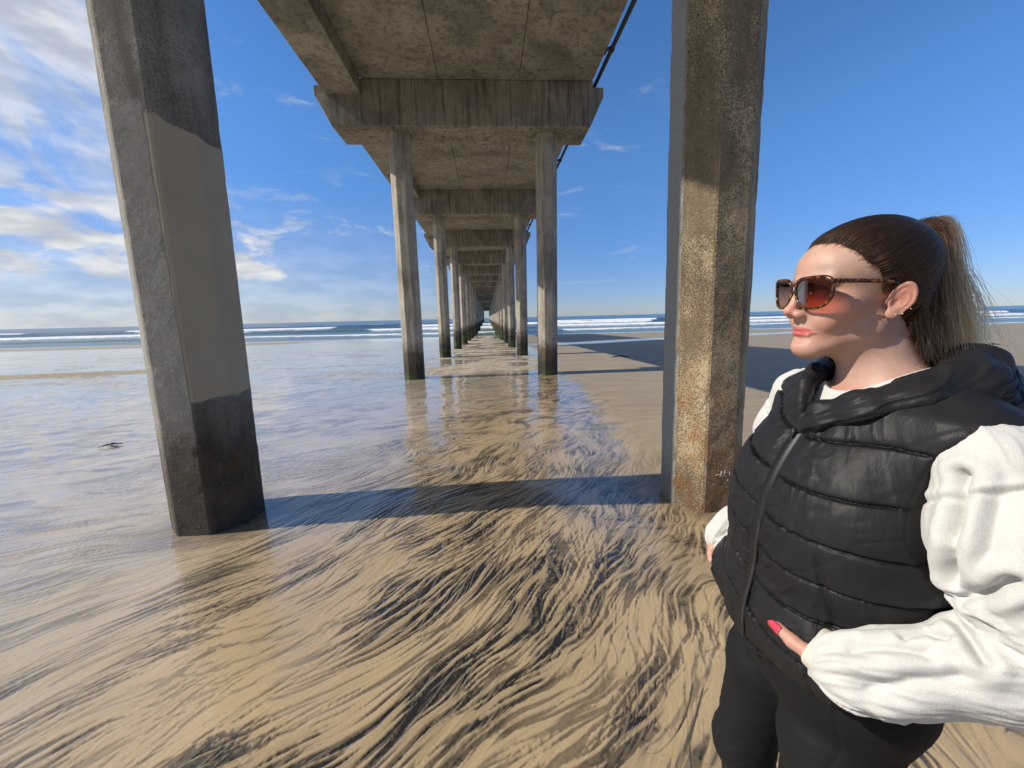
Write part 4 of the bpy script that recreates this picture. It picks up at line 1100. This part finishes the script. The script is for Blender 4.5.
def mat_hair(name, cols, rough):
    s = NT(name); s.t.nodes.remove(s.bsdf)
    h = s.n('BsdfHairPrincipled'); h.parametrization = 'COLOR'; hi = s.n('HairInfo')
    r = s.n('ValToRGB'); e = r.color_ramp.elements; e[0].color = (*cols[0], 1); e[1].color = (*cols[-1], 1)
    for i, c in enumerate(cols[1:-1]): k = e.new((i + 1) / (len(cols) - 1)); k.color = (*c, 1)
    s.l(hi.outputs['Random'], r.inputs[0]); s.l(r.outputs[0], h.inputs['Color']); h.inputs['Roughness'].default_value = rough; h.inputs['IOR'].default_value = 1.36; h.inputs['Radial Roughness'].default_value = .45
    s.l(h.outputs[0], s.out.inputs[0]); return s.m
def strands(name, S, rad, mat, parent):
    """S: (n, k, 3) world points; rad: (n,) or scalar root radius, tapering to the tip"""
    n, k, _ = S.shape
    hc = bpy.data.hair_curves.new(name); hc.add_curves([k] * n)
    hc.attributes['position'].data.foreach_set('vector', (S - np.array(P_LOC)).astype(np.float32).ravel())
    t = np.linspace(0, 1, k); R = (np.broadcast_to(np.asarray(rad), (n,))[:, None] * (1 - .75 * t[None, :] ** 2)).astype(np.float32)
    a = hc.attributes.get('radius') or hc.attributes.new('radius', 'FLOAT', 'POINT'); a.data.foreach_set('value', R.ravel())
    hc.materials.append(mat); o = bpy.data.objects.new(name, hc); COL.objects.link(o); o.parent = parent; return o
def build_hair(person, nscalp=17000, npony=8000):
    r = np.random.default_rng(5)
    s = NT('hair_base'); p = s.coord('Object'); M_base = s.set(Base_Color=s.mix(s.noise(p, 160, 3, .6), (.010, .006, .004), (.028, .016, .010)), Roughness=.9, Specular_IOR_Level=.08)
    V, F = surface(cap_sdf, (-9, -12, -9), (9, 11, 14), .3)
    me = mesh_np('hair', h2w(V * HS / 100) - np.array(P_LOC), F)
    hair = link('hair', me, M_base, person, True)
    # slicked strands over the scalp
    c = r.normal(size=(nscalp * 6, 3)); c /= np.linalg.norm(c, axis=1)[:, None]; q = on_scalp(c * 8 + [0, -.5, 3], .1)
    m = q[:, 2] > hairline(q) - .05 - r.exponential(.22, len(q)); q = q[m][:nscalp]; n = len(q); K = 14
    tgt = PONY + r.normal(size=(n, 3)) * [.5, .3, .6]
    S = np.zeros((n, K, 3)); lift = hair_lift(q)
    base = .03 + r.random(n) * .20 + .16 * np.clip(fbm(q[:, 0] * 1.6 + 5, np.arctan2(q[:, 1], q[:, 2]) * 4, oct=3, seed=31) - .35, 0, 1)
    wob = r.normal(size=(n, 3)) * .16
    for j in range(K):
        t = j / (K - 1); t = t * (1.0); x = q * (1 - t) + tgt * t + wob * math.sin(PI * t)
        off = base + .55 * sstep(0., 2.4, x[:, 2] - hairline(x)) * min(1, t * 5 + .25)
        S[:, j] = on_scalp(x, off) if t < .93 else x * .35 + on_scalp(x, off) * .65
    S = h2w(S.reshape(-1, 3) * HS / 100).reshape(n, K, 3)
    M_dark = mat_hair('dark_brown_hair', [(.016, .0078, .0045), (.040, .0185, .0085), (.095, .045, .019)], .42)
    strands('scalp_strands', S, .00022 + .00012 * r.random(n), M_dark, hair)
    # ponytail
    M_pony = mat_hair('light_brown_hair', [(.08, .029, .009), (.25, .100, .029), (.40, .185, .056), (.60, .34, .125)], .45)
    B = h2w(PONY * HS / 100); back = -HA[1]; side = np.array([back[1], -back[0], 0.]); side /= np.linalg.norm(side); upv = np.array([0, 0, 1.])
    K = 22; t = np.linspace(0, 1, K)[None, :]
    def tail(n, wind, spread, length, seed, curl=1., dark=False, low=0.):
        g = np.random.default_rng(seed)
        u = g.random((n, 1)); v = g.normal(size=(n, 1)); L_ = length * (.72 + .35 * g.random((n, 1))); ph = g.random((n, 1)) * 6.28
        a0 = g.random((n, 1)) * 2 * PI; r0 = np.sqrt(g.random((n, 1))) * .011
        cl = np.floor(g.random((n, 1)) * 26); cr = np.random.default_rng(seed + 1).normal(size=(26, 3))[cl[:, 0].astype(int)][:, None, :]
        tt = t
        bk = (.014 + .060 * u) * (1 - np.exp(-3.6 * tt)) + wind * tt ** 2 * (.4 + u) + .008 * np.sin(5 * tt + cl + ph * .3) * tt * curl
        up_ = (.006 + .030 * u) * np.sin(PI * np.clip(tt * 2.4, 0, 1)) - L_ * np.clip(tt - .13, 0, 1) ** 1.25 * 1.18
        sd = spread * v * (.25 + tt) + .0055 * np.sin(6 * tt + cl * 1.7 + ph * .3) * tt * curl + low * tt
        P = B + (bk[..., None] * back) + sd[..., None] * side + up_[..., None] * upv
        P = P + (r0 * np.cos(a0))[..., None] * side + (r0 * np.sin(a0))[..., None] * upv * .8
        P = P + cr * np.array([.013, .013, .008]) * tt[..., None] ** 1.3
        return P
    pt = tail(npony, .004, .016, .20, 3)
    pony = strands('ponytail', pt, .00028 + .00016 * r.random(len(pt)), M_pony, hair); pony['label'] = 'light brown ponytail blowing back'
    inner = tail(3600, -.020, .019, .19, 8)
    inner = inner - back * .012
    strands('ponytail_underside', inner, .0003, M_dark, pony)
    ws = tail(46, .075, .016, .20, 12, 2.5); strands('flyaway_hair', ws, .00016, M_pony, pony)
    g = np.random.default_rng(21); n = 26; P = np.zeros((n, K, 3))
    for i in range(n):
        a = g.normal(size=3); s0 = B + np.array([0, 0, .01]) + g.normal(size=3) * .012; ln = .03 + .06 * g.random(); az_ = g.uniform(-.6, 1.2); d0 = back * math.cos(az_) + side * math.sin(az_) * .5
        tt = t[0][:, None]; P[i] = s0 + d0 * ln * tt + upv * (.05 * ln / .06 * tt * (1 - .75 * tt)) + a * .006 * np.sin(tt * 4) * tt
    strands('stray_hair', P, .00013, M_pony, pony)
    # short fine hair along the hairline
    n = 520; q0 = r.normal(size=(n * 8, 3)); q0 /= np.linalg.norm(q0, axis=1)[:, None]; q0 = on_scalp(q0 * 8 + [0, -.5, 3], .06)
    dz = q0[:, 2] - hairline(q0); q0 = q0[(dz < .1) & (dz > -.9) & (q0[:, 1] > -1)][:n]; n = len(q0); P = np.zeros((n, 8, 3))
    dirv = PONY - q0; dirv /= np.linalg.norm(dirv, axis=1)[:, None]; dirv = dirv + g.normal(size=(n, 3)) * .45; ln = .5 + 1.3 * g.random(n)
    for j in range(8): P[:, j] = on_scalp(q0 + dirv * (ln * j / 7)[:, None], .06 + .10 * j / 7)
    strands('baby_hair', h2w(P.reshape(-1, 3) * HS / 100).reshape(n, 8, 3), .00011, M_dark, hair)
    # loose hair at the nape, curling onto the hood
    n = 2200; P = np.zeros((n, K, 3))
    for i in range(n):
        q0 = np.array([g.uniform(-5.6, 5.6), -4.4 - g.random() * 3.0, -4.0 + g.uniform(-2.5, 3.5)]); s0 = h2w(on_scalp(q0[None], .1)[0] * HS / 100)
        ln = .04 + .06 * g.random(); tt = t[0][:, None]; a = g.normal(size=3)
        P[i] = s0 + upv * (-ln * tt) + back * (.030 * g.random() * tt ** 1.5) - side * (.012 * a[0] * tt) + .006 * np.sin(tt * 5 + a[1] * 3) * tt * side
    strands('nape_hair', P, .0003, M_dark, hair)
    # hair tie
    Vt, Ft = tube([B + back * .004 + (math.cos(x) * side + math.sin(x) * upv) * .0125 for x in np.linspace(0, 2 * PI, 25)], .0035, 8, False)
    s = NT('hair_tie'); link('hair_tie', mesh_np('hair_tie', Vt - np.array(P_LOC), Ft), s.set(Base_Color=(.012, .011, .011), Roughness=.7), hair, True)
    # ear studs on her left ear
    s = NT('stud'); M_st = s.set(Base_Color=(.9, .88, .85), Metallic=1., Roughness=.12)
    for k, pos in enumerate(EARSTUD):
        bm = bmesh.new(); bmesh.ops.create_icosphere(bm, subdivisions=2, radius=.0016 if k < 2 else .0011)
        for v in bm.verts: v.co *= 1 + .35 * math.cos(5 * math.atan2(v.co.z, v.co.y)) * (k == 2)
        o = link('earring', bm_me('earring', bm), M_st, person, True); o.location = Vector(h2w(np.array(pos) * HS / 100) - np.array(P_LOC))
EARSTUD = [(-7.35, -.35, -3.9), (-7.5, -1.15, -3.75), (-7.8, -2.0, -3.0)]

# ---------------------------------------------------------------- sunglasses
def build_glasses(person):
    g = empty('sunglasses', tuple(h2w(np.array([0, 10.5, 0]) * HS / 100)))
    tag(g, 'tortoiseshell sunglasses with smoky red lenses worn by the woman', 'sunglasses')
    loc = np.array(g.location)
    W = lambda P: h2w(np.asarray(P) * HS / 100) - loc
    s = NT('tortoiseshell'); p = s.coord('Object'); n = s.noise(p, 210, 3, .55, .8); v = s.noise(p, 120, 4, .6, 1.2)
    c = s.mix(s.ramp(n, .47, .60), (.010, .005, .003), (.17, .050, .010)); c = s.mix(s.ramp(v, .57, .68), c, (.36, .15, .03))
    M_t = s.set(Base_Color=c, Roughness=.24, Specular_IOR_Level=.35, Coat_Weight=.15, Coat_Roughness=.1)
    s = NT('tinted_lens'); s.t.nodes.remove(s.bsdf); z = s.xyz(s.coord('Object'))[2]
    tr = s.n('BsdfTransparent'); gl = s.n('BsdfGlossy'); gl.inputs['Roughness'].default_value = .03; mx = s.n('MixShader'); fr = s.n('Fresnel'); fr.inputs['IOR'].default_value = 1.28
    s.l(s.mix(s.ramp(z, -.022, .016), (.62, .27, .18), (.10, .04, .038)), tr.inputs[0]); s.l(s.math('MULTIPLY', fr.outputs[0], .35), mx.inputs[0]); s.l(tr.outputs[0], mx.inputs[1]); s.l(gl.outputs[0], mx.inputs[2]); s.l(mx.outputs[0], s.out.inputs[0]); M_l = s.m
    yf = lambda x, z: 10.9 - .022 * x * x + .10 * (z - .5) - .0006 * np.abs(x) ** 3
    def outline(sd, n=72, k=1.):
        a = np.linspace(0, 2 * PI, n + 1)[:-1]; ca, sa = np.cos(a), np.sin(a)
        e = np.where(sa > 0, .56, .86); x = np.sign(ca) * np.abs(ca) ** e; z = np.sign(sa) * np.abs(sa) ** (e * 1.08)
        hw = 3.34 * (1 + .08 * z) ; x = x * hw * k; z = z * 2.46 * k
        x = x + .12 * np.where(z < 0, 1, 0) * 0; z = z + .10 * (x / 2.9) * (z > 0)
        return sd * (3.98 + x), z - .55
    rims = []
    for sd in (-1, 1):
        x, z = outline(sd); P = np.stack([x, yf(x, z), z], 1); P = np.concatenate([P, P[:1]]); zz = P[:, 2]
        rad = .225 + .09 * sstep(.4, 1.7, zz) + .05 * sstep(5.2, 6.4, np.abs(P[:, 0]))
        rims.append(tube(P, rad, 10, False))
    bx = np.linspace(-.85, .85, 9); rims.append(tube(np.stack([bx, yf(bx, .6) + .10 - .10 * (bx / .85) ** 2, .62 + .22 * (1 - (bx / .85) ** 2)], 1), .24, 10))
    for sd in (-1, 1):       # end pieces and nose pads
        rims.append(tube([(sd * 6.9, float(yf(6.9, 1.)), 1.2), (sd * 7.2, 9.0, 1.3), (sd * 7.05, 8.5, 1.25)], [.32, .32, .26], 10))
        rims.append(tube([(sd * 1.0, 10.55, -.5), (sd * 1.05, 10.0, -.9), (sd * 1.15, 9.7, -1.5)], [.12, .22, .16], 8))
    V, F = merge(rims); link('frame', mesh_np('frame', W(V), F), M_t, g, True)
    for sd in (-1, 1):
        R_, A_ = 10, 72; vs = []
        for i in range(R_ + 1):
            x, z = outline(sd, A_, max(i / R_, .02)); 
            cx = sd * 3.98; vs.append(np.stack([x, yf(x, z) - .02, z], 1))
        V = np.concatenate(vs); link('lens', mesh_np('lens', W(V), [tuple(q) for q in grid_faces(R_ + 1, A_, True)] + [tuple(range(A_))]), M_l, g, True)
        ts = np.linspace(0, 1, 24); path = np.array([(7.05, 8.55, 1.25), (7.25, 6.5, 1.25), (7.42, 3.6, 1.2), (7.35, .9, 1.15), (7.15, -.6, .7), (7.05, -1.8, -.8), (6.95, -2.5, -2.4)])
        px = np.stack([np.interp(ts * 6, np.arange(7), path[:, i]) for i in range(3)], 1); px = np.stack([np.convolve(np.pad(px[:, i], 2, 'edge'), np.ones(5) / 5, 'valid') for i in range(3)], 1); px[0] = path[0]; px[:, 0] *= sd
        hh = np.interp(ts, [0, .5, .8, 1], [.36, .27, .22, .16]); T = np.gradient(px, axis=0); T /= np.linalg.norm(T, axis=1)[:, None]
        X = np.array([1., 0, 0]); U = np.cross(T, X); U /= np.linalg.norm(U, axis=1)[:, None]
        a = np.arange(12) / 12 * 2 * PI; e = .6; ca = np.sign(np.cos(a)) * np.abs(np.cos(a)) ** e; sa = np.sign(np.sin(a)) * np.abs(np.sin(a)) ** e
        V = np.concatenate([px[i] + ca[:, None] * X * .09 + sa[:, None] * U[i] * hh[i] for i in range(24)])
        F = [tuple(q) for q in grid_faces(24, 12, True)] + [tuple(range(12))[::-1], tuple(range(23 * 12, 24 * 12))]
        link('temple', mesh_np('temple', W(V), F), M_t, g, True)

woman = build_person()
build_hair(woman)
build_glasses(woman)
